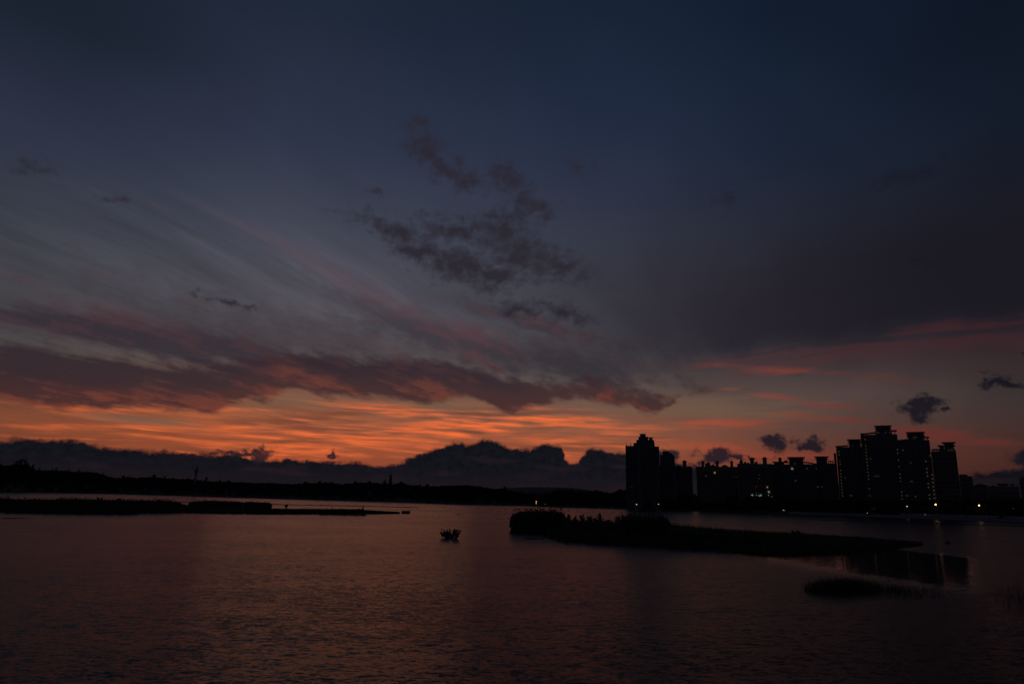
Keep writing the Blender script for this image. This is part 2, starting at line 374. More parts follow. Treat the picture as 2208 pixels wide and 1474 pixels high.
# ------------------------------------------------------------------ mesh helpers
class MB:
    def __init__(s): s.v = []; s.f = []
    def raw(s, vs, fs):
        o = len(s.v); s.v.extend([tuple(p) for p in vs]); s.f.extend([tuple(i+o for i in f) for f in fs]); return s
    def box(s, x0, x1, y0, y1, z0, z1, tap=0.0):
        t = tap
        return s.raw([(x0,y0,z0),(x1,y0,z0),(x1,y1,z0),(x0,y1,z0),(x0+t,y0+t,z1),(x1-t,y0+t,z1),(x1-t,y1-t,z1),(x0+t,y1-t,z1)],
                     [(0,3,2,1),(4,5,6,7),(0,1,5,4),(1,2,6,5),(2,3,7,6),(3,0,4,7)])
    def lathe(s, cx, cy, prof, n=12, rot=0.0, sx=1.0, sy=1.0):
        vs = []; fs = []
        for r, z in prof:
            for i in range(n):
                a = rot + 2*math.pi*i/n; vs.append((cx + r*sx*math.cos(a), cy + r*sy*math.sin(a), z))
        m = len(prof)
        for j in range(m-1):
            for i in range(n):
                k = (i+1) % n; fs.append((j*n+i, j*n+k, (j+1)*n+k, (j+1)*n+i))
        fs.append(tuple(reversed(range(n)))); fs.append(tuple(range((m-1)*n, m*n)))
        return s.raw(vs, fs)
    def tube(s, pts, radii, n=6):
        vs = []; fs = []
        for k, p in enumerate(pts):
            p = Vector(p); a = Vector(pts[max(0, k-1)]); b = Vector(pts[min(len(pts)-1, k+1)])
            d = (b - a).normalized(); up = Vector((0, 0, 1)) if abs(d.z) < 0.9 else Vector((1, 0, 0))
            e1 = d.cross(up).normalized(); e2 = d.cross(e1)
            for i in range(n):
                an = 2*math.pi*i/n; vs.append(p + (e1*math.cos(an) + e2*math.sin(an)) * radii[k])
        for j in range(len(pts)-1):
            for i in range(n):
                k = (i+1) % n; fs.append((j*n+i, j*n+k, (j+1)*n+k, (j+1)*n+i))
        fs.append(tuple(range(n))); fs.append(tuple(reversed(range((len(pts)-1)*n, len(pts)*n))))
        return s.raw(vs, fs)
    def build(s, name, m, parent=None, smooth=False):
        me = bpy.data.meshes.new(name); me.from_pydata(s.v, [], s.f); me.materials.append(MAT[m]); me.update()
        if smooth: me.shade_smooth()
        o = bpy.data.objects.new(name, me); C.objects.link(o)
        if parent is not None: o.parent = parent
        return o
def from_np(name, V_, F_, m, parent=None, smooth=False):
    me = bpy.data.meshes.new(name); nv = len(V_); nf, k = F_.shape
    me.vertices.add(nv); me.vertices.foreach_set('co', np.asarray(V_, np.float32).ravel())
    me.loops.add(nf*k); me.loops.foreach_set('vertex_index', F_.astype(np.int32).ravel())
    me.polygons.add(nf); me.polygons.foreach_set('loop_start', np.arange(0, nf*k, k, dtype=np.int32))
    me.update(calc_edges=True); me.validate(); me.materials.append(MAT[m])
    if smooth: me.shade_smooth()
    o = bpy.data.objects.new(name, me); C.objects.link(o)
    if parent is not None: o.parent = parent
    return o
def tag(o, label=None, cat=None, group=None, kind=None):
    if label: o['label'] = label
    if cat: o['category'] = cat
    if group: o['group'] = group
    if kind: o['kind'] = kind
    return o
def empty(name, loc, rz=0.0):
    o = bpy.data.objects.new(name, None); C.objects.link(o); o.location = loc; o.rotation_euler = (0, 0, rz)
    o.empty_display_size = 0.5
    return o
def interp(tab, x):
    return float(np.interp(x, [p[0] for p in tab], [p[1] for p in tab]))

# leaf clumps: small random quads filling ellipsoids
def leaves(cent, rad, n, size, rng=RNG, shell=0.45):
    """cent (k,3), rad (k,3), n leaves each, leaf size -> verts, faces"""
    k = len(cent); cent = np.repeat(cent, n, 0); rad = np.repeat(rad, n, 0)
    d = rng.normal(size=(k*n, 3)); d /= np.linalg.norm(d, axis=1, keepdims=True)
    r = shell + (1-shell) * rng.random((k*n, 1))**0.6
    p = cent + d * r * rad
    a = rng.normal(size=(k*n, 3)); a /= np.linalg.norm(a, axis=1, keepdims=True)
    b = np.cross(a, rng.normal(size=(k*n, 3))); b /= np.linalg.norm(b, axis=1, keepdims=True)
    s = size * (0.5 + rng.random((k*n, 1))); a = a*s; b = b*s*0.6
    V_ = np.stack([p-a, p-b, p+a, p+b], 1).reshape(-1, 3)
    F_ = np.arange(len(V_)).reshape(-1, 4)
    return V_, F_
# blades: thin tapering triangles pairs, standing
def blades(base, height, width, lean, rng=RNG):
    n = len(base); th = rng.random(n)*2*math.pi; ca, sa = np.cos(th), np.sin(th)
    w = np.stack([ca, sa, np.zeros(n)], 1) * (width/2)[:, None]
    la = rng.random(n)*2*math.pi
    L = np.stack([np.cos(la), np.sin(la), np.zeros(n)], 1) * (lean*height)[:, None]
    up = np.stack([np.zeros(n), np.zeros(n), height], 1)
    a, b = base - w, base + w
    c = base + up*0.6 + L*0.3 + w*0.8; d = base + up*0.6 + L*0.3 - w*0.8
    t = base + up*np.sqrt(np.maximum(0.2, 1-lean**2))[:, None] + L
    t2 = t + w*0.1
    V_ = np.stack([a, b, c, d, t2, t], 1).reshape(-1, 3)
    i = np.arange(n)[:, None]*6
    F_ = np.concatenate([i + np.array([[0,1,2,3]]), i + np.array([[3,2,4,5]])], 0)
    return V_, F_

# ------------------------------------------------------------------ terrain
shore = [(-400,1056),(0,1062),(60,1061.5),(200,1063.2),(400,1068.5),(500,1072),(700,1078),(880,1083.3),(1000,1087),(1100,1088.8),(1200,1092),(1350,1095.8),(1480,1099.2),(1600,1102.6),
         (1740,1109),(1850,1112.5),(1950,1116.5),(2080,1121),(2208,1125.5),(2500,1136)]
SH = []                                        # azimuth (rad) -> shore distance
for x, y in shore:
    p = onwater(x, y); SH.append((math.atan2(p.x, p.y), math.hypot(p.x, p.y)))
skyline = [(-400,1004),(0,1003),(12,1003),(29,1001),(37,999),(60,1000),(67,1007),(79,1012),(90,1013.5),(112,1013),(125,1013),(144,1014.5),(158,1016),(187,1016),(208,1018),(223,1023),(237,1027),(250,1030),(265,1028),
 (277,1027),(292,1029),(312,1028),(333,1027),(342,1029),(362,1030),(385,1031),(412,1032),(437,1035),(460,1037),(494,1037),(541,1040),(588,1041),(635,1043),(659,1041),(673,1041),(690,1039),(715,1039),(734,1043),(767,1040),(798,1039),
 (819,1041),(847,1042),(864,1041),(883,1044),(906,1046),(936,1047),(993,1045),(1031,1047),(1054,1051.5),(1073,1053),(1089,1053),(1095,1056),(1127,1062),(1162,1066),(1184,1061),(1205,1054.5),(1233,1056),(1268,1058.5),(1287,1057),(1304,1060),(1318,1063),
 (1337,1056),(1350,1056),(1400,1060),(1500,1066),(1600,1068),(1750,1074),(1900,1078),(2000,1078),(2208,1074),(2500,1080)]
def shore_d(az): return float(np.interp(az, [a for a, d in SH], [d for a, d in SH]))
def crest_off(px): return interp([(-400,110),(900,110),(1100,70),(1340,60),(1400,26),(2500,22)], px)
SKY = []
for x, y in skyline:
    az = R(angs(x, y)[0]); dd = shore_d(az) + crest_off(x); SKY.append((az, at(x, y, dd).z, crest_off(x), x))
def sky_z(az): return float(np.interp(az, [s[0] for s in SKY], [s[1] for s in SKY]))
def sky_off(az): return float(np.interp(az, [s[0] for s in SKY], [s[2] for s in SKY]))
TREE_H = 7.5
def ground_z(az, r):
    ds = shore_d(az)
    if r < ds: return max(-3.0, -0.05 - (ds - r) * 0.08)
    off = sky_off(az); top = max(1.8, sky_z(az) - TREE_H)
    if off < 45: top = 1.9
    t = (r - ds)
    z = min(1.6, t * 0.35 + 0.02)
    if t > 8: z = 1.6 + (top - 1.6) * min(1, (t-8)/max(5, off-8))**0.8
    if t > off + 60: z = 1.9 + (z - 1.9) * max(0.0, 1 - (t - off - 60)/300.0)
    return z
def make_ground():
    na = 721
    azs = np.concatenate([np.linspace(-math.pi, -R(45), 40, endpoint=False), np.linspace(-R(45), R(45), na), np.linspace(R(45), math.pi, 41)[1:]])
    ns = 60
    vs = []
    for az in azs:
        ds = shore_d(az); off = sky_off(az)
        rs = np.concatenate([[0.5, 10, 40, 80], np.linspace(120, ds-20, 8), [ds-6, ds, ds+1.5, ds+5, ds+8], np.linspace(ds+14, ds+off+60, 16), [ds+off+120, ds+off+220, ds+off+380, 2000, 3500, 6000, 12000, 20000]])
        rs = np.maximum.accumulate(rs)
        for r in rs:
            z = ground_z(az, r) if abs(az) < R(70) or r > ds else -3.0
            if r < 0.9*ds: z = -3.0
            vs.append((r*math.sin(az), r*math.cos(az), z))
    m = len(rs); A_ = len(azs)
    i = np.arange(A_-1)[:, None]*m + np.arange(m-1)[None, :]
    F_ = np.stack([i, i+1, i+1+m, i+m], -1).reshape(-1, 4)
    o = from_np('ground', np.array(vs), F_, 'soil', smooth=True); tag(o, kind='structure')
make_ground()
w = MB().box(-9000, 9000, -300, 3000, -0.02, 0.0)
w = MB().raw([(-9000,-400,0),(9000,-400,0),(9000,3000,0),(-9000,3000,0)], [(0,1,2,3)])
tag(w.build('water', 'water'), kind='structure')

# far low hill, blue with distance, seen over the dip in the woods
hv_ = []; prof_h = [(1050,1056),(1073,1052.5),(1095,1050),(1139,1048.3),(1186,1049),(1233,1050.3),(1268,1055),(1292,1060),(1320,1066)]
N = 60; rows = 12
for i in range(N):
    x = 1050 + 270*i/(N-1); y = interp(prof_h, x) + 0.35*math.sin(i*1.7)
    for j in range(rows):
        dd = 3200 + 120*j; zt = at(x, y, 3200 + 120*5).z
        p = at(x, y, dd); s = math.sin(math.pi*j/(rows-1)*0.98 + 0.02)
        hv_.append((p.x, p.y, zt*s**0.6 - 1))
i = np.arange(N-1)[:, None]*rows + np.arange(rows-1)[None, :]
tag(from_np('far_hill', np.array(hv_), np.stack([i, i+1, i+1+rows, i+rows], -1).reshape(-1, 4), 'leaf2', smooth=True), kind='structure')

# ------------------------------------------------------------------ woods on the far shore
def make_wood(px0, px1, name, n, tall, dens_back=1.0, seed=1, mat_='leaf2'):
    rng = np.random.default_rng(seed); cs = []; rs = []
    for k in range(n):
        px = px0 + (px1-px0)*rng.random(); az = R(angs(px, 1050)[0]); ds = shore_d(az); off = sky_off(az)
        t = 3 + (off - 1 + 6*rng.random()) * rng.random()**0.75
        r = ds + t; gz = ground_z(az, r)
        # keep crowns under the skyline of the photograph
        lim = CAMH + (sky_z(az) - CAMH) * r / (ds + off)
        h = tall * (0.6 + 0.55*rng.random())
        top = min(gz + h, lim + 0.8*rng.random() - 0.3)
        if top < gz + 1.5: top = gz + 1.5
        rad = 1.6 + 1.8*rng.random()
        cz = top - rad*0.9
        cs.append((r*math.sin(az), r*math.cos(az), cz)); rs.append((rad, rad, rad*0.9))
        cs.append((r*math.sin(az)+rad*.3, r*math.cos(az), (gz+cz)/2)); rs.append((rad*1.2, rad, max(1.0, (cz-gz)/2)))
    # a continuous row along the crest so that no sky shows under the crowns
    px = px0
    while px < px1:
        az = R(angs(px, 1050)[0]); ds = shore_d(az); off = sky_off(az); r = ds + off + rng.normal()*2
        top = sky_z(az) + rng.normal()*0.35 - 0.2; rad = 1.3 + 1.4*rng.random(); gz = ground_z(az, r)
        cs.append((r*math.sin(az), r*math.cos(az), top - rad)); rs.append((rad*1.15, rad, rad))
        hh = max(1.5, (top - rad - gz)/2)
        cs.append((r*math.sin(az), r*math.cos(az), gz + hh*0.9)); rs.append((rad*1.3, rad, hh*1.2))
        px += 2.2
    V_, F_ = leaves(np.array(cs), np.array(rs), 46, 0.75, rng, 0.3)
    o = from_np(name, V_, F_, mat_)
    return tag(o, kind='stuff')
tag(make_wood(-60, 470, 'woodland', 700, TREE_H, seed=1), 'dense dark wood over the long hill on the left shore, below the statue', 'woodland')
tag(make_wood(470, 1130, 'woodland', 800, TREE_H, seed=2), 'low dark wood along the middle of the far shore, around the pagoda', 'woodland')
tag(make_wood(1130, 1352, 'woodland', 300, TREE_H, seed=3), 'rounded dark wood left of the stepped high tower', 'woodland')
tag(make_wood(1352, 2330, 'woodland', 1100, 6.5, seed=4), 'black belt of trees in front of the apartment towers on the right', 'woodland')

def make_tree(px, py, label, w, h, kind='round', dist=None, grp='trees standing out on the wooded skyline'):
    """px, py = its top in the picture; w,h in metres"""
    az = R(angs(px, py)[0]); d = dist or (shore_d(az) + sky_off(az) - 4)
    top = at(px, py, d); gz = ground_z(az, d)
    h = max(h, top.z - gz) if top.z - gz < 16 else top.z - gz
    t = tag(empty('pine_tree' if kind == 'pine' else 'tree', (top.x, top.y, gz), random.random()*6), label, 'tree', grp)
    rng = np.random.default_rng(int(px*7))
    H = top.z - gz
    tr = MB().tube([(0,0,-0.3),(0.1,0,H*0.4),(0,0.15,H*0.75),(0,0,H*0.93)], [w*0.06+0.1, w*0.045+0.08, 0.1, 0.04], 7)
    if kind == 'pine':
        nl = 9; cs = []; rs = []; w = w * 1.5
        for k in range(nl):
            f = k/(nl-1); z = H*(0.25 + 0.72*f); rr = w/2*(1-f)**0.85 + 0.15
            for a in range(5):
                an = a*1.257 + k*0.7
                cs.append((rr*0.5*math.cos(an), rr*0.5*math.sin(an), z - rr*0.15)); rs.append((rr*0.6, rr*0.6, H*0.055))
        V_, F_ = leaves(np.array(cs), np.array(rs), 26, 0.26, rng, 0.2)
    else:
        cs = []; rs = []
        for k in range(13):
            an = rng.random()*6.28; rr = w/2*0.72*rng.random()**0.5; zz = H*(0.5 + 0.38*rng.random())
            ra = w*(0.13 + 0.10*rng.random())
            lim = H - ra*0.8 - rr*0.35
            cs.append((rr*math.cos(an), rr*math.sin(an), min(zz, lim))); rs.append((ra*1.1, ra*1.1, ra*0.8))
            tr.tube([(0, 0, H*0.4), (rr*0.5*math.cos(an), rr*0.5*math.sin(an), H*0.55), cs[-1]], [0.12, 0.08, 0.03], 5)
        cs.append((0, 0, H - w*0.16)); rs.append((w*0.2, w*0.2, w*0.16))
        V_, F_ = leaves(np.array(cs), np.array(rs), 120, 0.32, rng, 0.15)
    tr.build('trunk', 'bark', t); from_np('crown', V_, F_, 'leaf', t)
    return t
TR = [
 (3,998,'small tree top at the far left end of the wooded hill',3,7,'round'),
 (36,992,'broad tree on the hilltop, left of the two tallest crowns',7,9,'round'),
 (47,987.5,'tallest ragged tree on the left hill, with an open crown',7.5,12,'round'),
 (57,989,'tall ragged tree on the left hill, right beside the tallest one',6.5,12,'round'),
 (72,1000,'narrow rounded tree just right of the two tallest crowns',4.5,9,'round'),
 (86,1005.5,'small pointed pine right of the narrow rounded tree on the left hill',4,7,'pine'),
 (113,1008,'low pointed pine on the left hill, left of its pointed twin',3.4,6,'pine'),
 (122,1005.5,'pointed pine in the middle of the left hill crest',4,7,'pine'),
 (149,1010,'short pointed pine between two taller pines on the left hill',3.4,6,'pine'),
 (171,1009.5,'pointed pine nearest the right end of the left hill crest',4,7,'pine'),
 (223,1019,'small bushy tree where the left hill begins to fall',3,6,'round'),
 (266,1023.5,'low round tree in the dip beyond the left hill',5,7,'round'),
 (333,1021.5,'wide flat crowned tree between the left hill and the statue',7.5,8,'round'),
 (356,1023.5,'upright bushy tree left of the statue',4,7,'round'),
 (407,1027,'small pointed pine directly left of the statue',2.5,5,'pine'),
 (446,1028,'square bushy tree just right of the statue',5.5,7,'round'),
 (475,1033,'low round tree second to the right of the statue',4.5,6,'round'),
 (493,1033.5,'low tree at the end of the trees right of the statue',4,6,'round'),
 (660,1037,'low round tree in the middle of the far shore skyline',6,7,'round'),
 (690,1036,'low wide tree in the middle skyline, right of the dip',6,7,'round'),
 (767,1036,'round tree some way left of the pagoda',5,7,'round'),
 (797,1036,'broad tree closer to the pagoda on its left',7,7,'round'),
 (830,1033.5,'upright tree touching the left side of the pagoda',4.5,7,'round'),
 (865,1037,'broad tree just right of the pagoda',7,7,'round'),
 (906,1041,'small pointed tree right of the pagoda, standing alone on the ridge',3,6,'pine'),
 (922,1042.3,'small round tree beside the pointed tree right of the pagoda',4,6,'round'),
 (1089,1048,'square clump tree at the left edge of the far blue hill',6,8,'round'),
 (1205,1052.5,'round tree on the low wood under the far blue hill',7,8,'round'),
 (1287,1055,'round tree midway between the far blue hill and the stepped tower',6,8,'round'),
 (1338,1053,'tree rising against the left foot of the stepped tower',7,9,'round'),
]
for a in TR: make_tree(*a)

# ------------------------------------------------------------------ statue and pagoda on the hill
def make_statue():
    az = R(angs(421, 1030)[0]); d = shore_d(az) + 95
    top = at(423.5, 1003.5, d); gz = ground_z(az, d); s_ = (at(421, 1003, d) - at(421, 1037, d)).z / 34.0   # metres per source px
    ft = at(421, 1034, d)
    t = tag(empty('statue', (ft.x, ft.y, gz), -az), 'tall pale standing robed statue on the wooded hill left of centre', 'statue')
    z0 = ft.z - gz; u = s_
    ped = MB().lathe(0, 0, [(3.2*u, -0.3), (3.2*u, z0*0.3), (2.6*u, z0*0.35), (2.6*u, z0*0.92), (3.0*u, z0*0.95), (3.0*u, z0)], 8)
    ped.build('pedestal', 'stone', t)
    # one continuous robed body: skirts, folded arms held out in front, shoulders, veiled head
    prof = [(2.9,0,0),(2.75,4,0.1),(2.6,9,0.2),(2.6,13,0.35),(2.9,16,0.4),(3.3,18,0.35),(3.3,21,0.7),(3.1,23,0.9),(2.7,24.6,1.1),(1.9,25.6,1.3),(1.75,26.8,1.5),(1.8,28.2,1.5),(1.5,29.6,1.5),(0.9,30.6,1.45),(0.25,31.4,1.4)]
    n = 20; vs = []; fs = []
    for r, z, cx in prof:
        for i in range(n):
            a = 2*math.pi*i/n; f = 1 + 0.06*math.sin(7*a)*(1 if z < 20 else 0.3)
            vs.append((cx*u + r*u*f*math.cos(a), r*u*0.75*f*math.sin(a), z0 + z*u))
    for j in range(len(prof)-1):
        for i in range(n):
            k = (i+1) % n; fs.append((j*n+i, j*n+k, (j+1)*n+k, (j+1)*n+i))
    fs.append(tuple(range((len(prof)-1)*n, len(prof)*n)))
    MB().raw(vs, fs).build('figure', 'stone', t, True)
    MB().tube([(0.7*u, -1.2*u, z0+22.5*u), (-1.6*u, -2.2*u, z0+20.6*u), (-3.3*u, -2.4*u, z0+21*u), (-4.0*u, -2.2*u, z0+20.2*u)], [1.1*u, 1.3*u, 1.2*u, 0.5*u], 8).build('sleeve', 'stone', t, True)
    MB().tube([(-3.2*u, -2.3*u, z0+17.2*u), (-2.8*u, -2.3*u, z0+20.5*u)], [1.1*u, 1.2*u], 8).build('sleeve', 'stone', t, True)
    return t
make_statue()
def make_pagoda():
    az = R(angs(841, 1030)[0]); d = shore_d(az) + sky_off(az) + 14
    c = at(841.6, 1041, d); gz = ground_z(az, d); u = (at(841, 1021, d) - at(841, 1041, d)).z / 20.0
    t = tag(empty('pagoda', (c.x, c.y, gz), 0.3), 'tiered pagoda with five upturned eaves rising from the wood at centre left', 'pagoda')
    z0 = c.z - gz
    MB().box(-4.6*u, 4.6*u, -4.6*u, 4.6*u, -0.3, max(0.4, z0 - 1.5*u)).build('base', 'stone', t)
    z = max(0.4, z0 - 1.5*u)
    for k in range(5):
        r = (3.5 - 0.22*k)*u; hh = 3.1*u
        b = MB().lathe(0, 0, [(r, z+0.002), (r, z+hh)], 8, R(22.5)).build('storey', 'wall_c', t)
        for q in range(8):
            a = q*math.pi/4 + R(22.5) - math.pi/8; cx, cy = (r*0.924+0.02)*math.cos(a), (r*0.924+0.02)*math.sin(a)
            tx, ty = -math.sin(a), math.cos(a); ux, uy = math.cos(a)*0.05, math.sin(a)*0.05; s = 0.16*r; za, zb_ = z+hh*.25, z+hh*.75
            MB().raw([(cx-tx*s-ux, cy-ty*s-uy, za), (cx+tx*s-ux, cy+ty*s-uy, za), (cx+tx*s-ux, cy+ty*s-uy, zb_), (cx-tx*s-ux, cy-ty*s-uy, zb_),
                    (cx-tx*s+ux, cy-ty*s+uy, za), (cx+tx*s+ux, cy+ty*s+uy, za), (cx+tx*s+ux, cy+ty*s+uy, zb_), (cx-tx*s+ux, cy-ty*s+uy, zb_)],
                   [(0,1,2,3),(7,6,5,4),(0,4,5,1),(2,6,7,3),(1,5,6,2),(0,3,7,4)]).build('window', 'glass', b)
        # eave with upturned tips
        n = 16; vs = []; prof = [(r*1.02, hh), (r*1.30, hh*0.93), (r*1.52, hh*0.99), (r*1.52, hh*1.03), (r*1.2, hh*1.12), (r*0.9, hh*1.26)]
        for rr, zz in prof:
            for i in range(n):
                a = 2*math.pi*i/n + R(22.5); tip = 1.0 if i % 2 == 0 else 0.93
                lift = 0.10*hh if (i % 2 == 0 and rr > r*1.4) else 0
                vs.append((rr*tip*math.cos(a), rr*tip*math.sin(a), z + zz + lift))
        fs = []
        for j in range(len(prof)-1):
            for i in range(n):
                q = (i+1) % n; fs.append((j*n+i, j*n+q, (j+1)*n+q, (j+1)*n+i))
        fs.append(tuple(range(5*n, 6*n))); fs.append(tuple(reversed(range(n))))
        MB().raw(vs, fs).build('eave', 'roof', t)
        z += hh*1.2
    MB().lathe(0, 0, [(2.6*u, z), (1.3*u, z+1.1*u), (0.35*u, z+1.8*u), (0.5*u, z+2.1*u), (0.3*u, z+2.4*u), (0.05*u, z+3.6*u)], 8).build('finial', 'roof', t)
make_pagoda()

# ------------------------------------------------------------------ apartment buildings
LAND = 1.9
class Bld:
    def __init__(s, name, label, px, dist, cat='apartment block', group='apartment towers on the right bank', wall='wall_b'):
        d = ray(px, 1080); az = math.atan2(d.x, d.y)
        s.o = Vector((dist*math.sin(az), dist*math.cos(az), LAND)); s.az = az; s.D = dist; s.wall = wall
        s.root = tag(empty(name, s.o, -az), label, cat, group)
        s.n = Vector((math.sin(az), math.cos(az), 0)); s.r = Vector((math.cos(az), -math.sin(az), 0))
    def loc(s, px, py, y=0.0):                # local x and height of a pixel on the facade plane
        d = ray(px, py); k = (s.D + y) / d.dot(s.n); p = Vector((0, 0, CAMH)) + d*k
        return p.dot(s.r), p.z - LAND
    def body(s, x0, x1, ytop, y0=0.0, y1=16.0, part='wall', z0=-1.0, mat_=None, parent=None):
        a, z = s.loc(x0, ytop, y0); b, _ = s.loc(x1, ytop, y0)
        MB().box(a, b, y0, y1, z0, z).build(part, mat_ or s.wall, parent or s.root)
        return a, b, z
    def facade(s, x0, x1, ytop, y0=0.0, bays=4, fl=3.05, first=4.0, rng=random):
        """balcony band for every floor, dark glazing in all bays, vertical piers"""
        a, z = s.loc(x0, ytop, y0); b, _ = s.loc(x1, ytop, y0); wd = b - a
        nf = int((z - first - 0.8) / fl); win = MB(); pr = MB()
        bw = wd / bays
        for k in range(nf):
            zz = first + k*fl; bal = MB()
            for i in range(bays):
                xa = a + i*bw
                win.box(xa + bw*0.18, xa + bw*0.82, y0 - 0.06, y0 - 0.01, zz + 0.9, zz + 2.35)
                if i % 2 == 0:
                    bal.box(xa + bw*0.12, xa + bw*0.88, y0 - 1.2, y0 - 0.07, zz, zz + 0.16)
                    bal.box(xa + bw*0.12, xa + bw*0.88, y0 - 1.2, y0 - 1.08, zz + 0.162, zz + 0.95)
                else:
                    bal.box(xa + bw*0.1, xa + bw*0.9, y0 - 0.35, y0 - 0.07, zz + 0.55, zz + 0.75)
            bal.build('balcony', 'trim', s.root)
        o = win.build('windows', 'glass', s.root); o['kind'] = 'stuff'
        for i in range(bays + 1):
            xx = a + i*bw; xa, xb = max(a + 0.02, xx - 0.25), min(b - 0.02, xx + 0.25)
            MB().box(xa, xb, y0 - 0.45, y0 - 0.005, -0.9, z - 0.4).build('pier', 'trim', s.root)
    def lit(s, pts, m='lit_warm', size=0.62, y=-1.35):
        for x, yy in pts:
            lx, z = s.loc(x, yy, y)
            if z < 0.5: continue
            MB().box(lx - size, lx + size, y, y + 0.1, z - size*1.05, z + size*1.05).build('lit_window', m, s.root)
    def pavil(s, x0, x1, ytop, ybot, ov=1.2, y0=2.0, y1=10.0, plates=(0.0, 0.45), part='rooftop_block'):
        """rooftop block with overhanging plates"""
        a, zt = s.loc(x0, ytop, y0); b, _ = s.loc(x1, ytop, y0); _, zb = s.loc(x0, ybot, y0)
        blk = MB().box(a, b, y0, y1, zb - 0.6, zt - 0.35).build(part, s.wall, s.root)
        for f in plates:
            z = zt - (zt - zb)*f
            MB().box(a - ov*(1 - 0.3*(f > 0)), b + ov*(1 - 0.3*(f > 0)), y0 - ov, y1 + ov, z - 0.34, z + 0.002).build('roof_plate', 'trim', blk)
        return blk
    def pergola(s, x0, x1, y_l, y_r, yroof, n=4, y0=0.4, y1=9.0):
        """an open frame on posts, its beam rising from one end to the other"""
        a, za = s.loc(x0, y_l, y0); b, zb = s.loc(x1, y_r, y0); _, zr = s.loc((x0+x1)/2, yroof, y0)
        t = 0.5
        m = MB()
        K = 8
        vs = []
        for k in range(K+1):
            f = k/K; x = a + (b-a)*f; z = za + (zb-za)*f**1.6
            for (yy, dz_) in ((y0-0.8, 0), (y1, 0), (y1, -t), (y0-0.8, -t)): vs.append((x, yy, z+dz_))
        fs = []
        for k in range(K):
            for i in range(4): q = (i+1) % 4; fs.append((k*4+i, k*4+q, k*4+4+q, k*4+4+i))
        fs += [(3,2,1,0), (K*4, K*4+1, K*4+2, K*4+3)]
        m.raw(vs, fs); fr = m.build('pergola', 'trim', s.root)
        for k in range(n):
            f = (k + 0.3)/n; x = a + (b-a)*f; z = za + (zb-za)*f**1.6 - t - 0.01
            if z > zr + 0.3:
                for yy in (y0, y1 - 0.6): MB().box(x - 0.22, x + 0.22, yy, yy + 0.44, zr - 0.2, z).build('post', 'trim', fr)
    def cupola(s, x0, x1, ytop, ybot, y0=3.0, dome=False):
        a, zt = s.loc(x0, ytop, y0); b, _ = s.loc(x1, ytop, y0); _, zb = s.loc(x0, ybot, y0)
        w = b - a; c = (a + b)/2; h = zt - zb; yc = y0 + w/2
        if dome:
            return MB().lathe(c, yc, [(w/2, zb - 0.5), (w/2, zb + 0.02*h)] + [(w/2*math.cos(q*0.24), zb + h*math.sin(q*0.24)) for q in range(1, 7)], 14).build('dome', 'roof', s.root, True)
        cu = MB().box(a + w*0.1, b - w*0.1, y0 + w*0.1, y0 + w*0.9, zb - 0.6, zb + h*0.68).build('cupola', s.wall, s.root)
        MB().box(a - 0.15*w*0.6, b + 0.15*w*0.6, y0 - 0.09*w, y0 + w*1.09, zb + h*0.682, zb + h*0.76).build('cornice', 'trim', cu)
        MB().lathe(c, yc, [(w*0.66, zb + h*0.762), (w*0.3, zb + h*0.93), (w*0.06, zt)], 4, R(45)).build('roof', 'roof', cu)
        MB().box(a + w*0.3, b - w*0.3, y0 + w*0.1 - 0.06, y0 + w*0.1 - 0.01, zb + h*0.15, zb + h*0.55).build('opening', 'glass', cu)
        return cu
    def antenna(s, x, ytop, ybot, y=2.0, r=0.12):
        a, zt = s.loc(x, ytop, y); _, zb = s.loc(x, ybot, y)
        MB().tube([(a, y, zb - 0.3), (a, y, zt)], [r, r*0.7], 6).build('antenna', 'metal', s.root)
    def gable(s, x0, x1, ytop, ybot, y0=1.0, y1=9.0, part='gable_roof'):
        a, zb = s.loc(x0, ybot, y0); b, _ = s.loc(x1, ybot, y0); c, zt = s.loc((x0+x1)/2, ytop, y0)
        MB().raw([(a,y0,zb-0.3),(b,y0,zb-0.3),(c,y0,zt),(a,y1,zb-0.3),(b,y1,zb-0.3),(c,y1,zt)], [(0,1,2),(5,4,3),(0,3,4,1),(1,4,5,2),(2,5,3,0)]).build(part, 'roof', s.root)

def Z2(l): return [(1740 + x/4.718, 880 + y/4.718) for x, y in l]
def Z7(l): return [(1480 + x/6.494, 960 + y/6.494) for x, y in l]

# 1 stepped high tower
b = Bld('stepped_tower', 'tallest left tower with a stepped crown and twin rooftop masts', 1385, 640, wall='wall_b')
b.body(1348.6, 1412, 960.5); b.facade(1348.6, 1372, 961, bays=3)
b.body(1412, 1421, 961.8, 1.0, 15.0, 'wing')
b.body(1366, 1411.5, 954, 0.5, 14, 'crown_step', z0=b.loc(1366, 962)[1])
b.body(1372, 1410.5, 947.5, 1.0, 13, 'crown_step', z0=b.loc(1366, 955)[1])
b.body(1376.5, 1397.5, 941, 1.5, 12, 'crown_step', z0=b.loc(1366, 949)[1])
b.body(1380, 1392, 936.5, 2.2, 10, 'crown_step', z0=b.loc(1366, 942)[1])
b.pavil(1381, 1391, 935, 937.5, 0.9, 3.0, 9.0, (0.0,)); b.pavil(1399.5, 1406.5, 942.7, 948, 0.7, 3.0, 9.0, (0.0,))
b.antenna(1351.2, 953.5, 960.5, 2, 0.35); b.antenna(1360, 953.5, 960.5, 2, 0.35); b.antenna(1386, 932, 936, 5, 0.2)
a_, z_ = b.loc(1377, 943); a2, _ = b.loc(1380, 943)
MB().box(a_, a2, -1.0, -0.01, -0.9, z_).build('lit_line_strip', 'wall_a', b.root)  # column in paler plaster, its tone standing in for a faint reddish-lit line
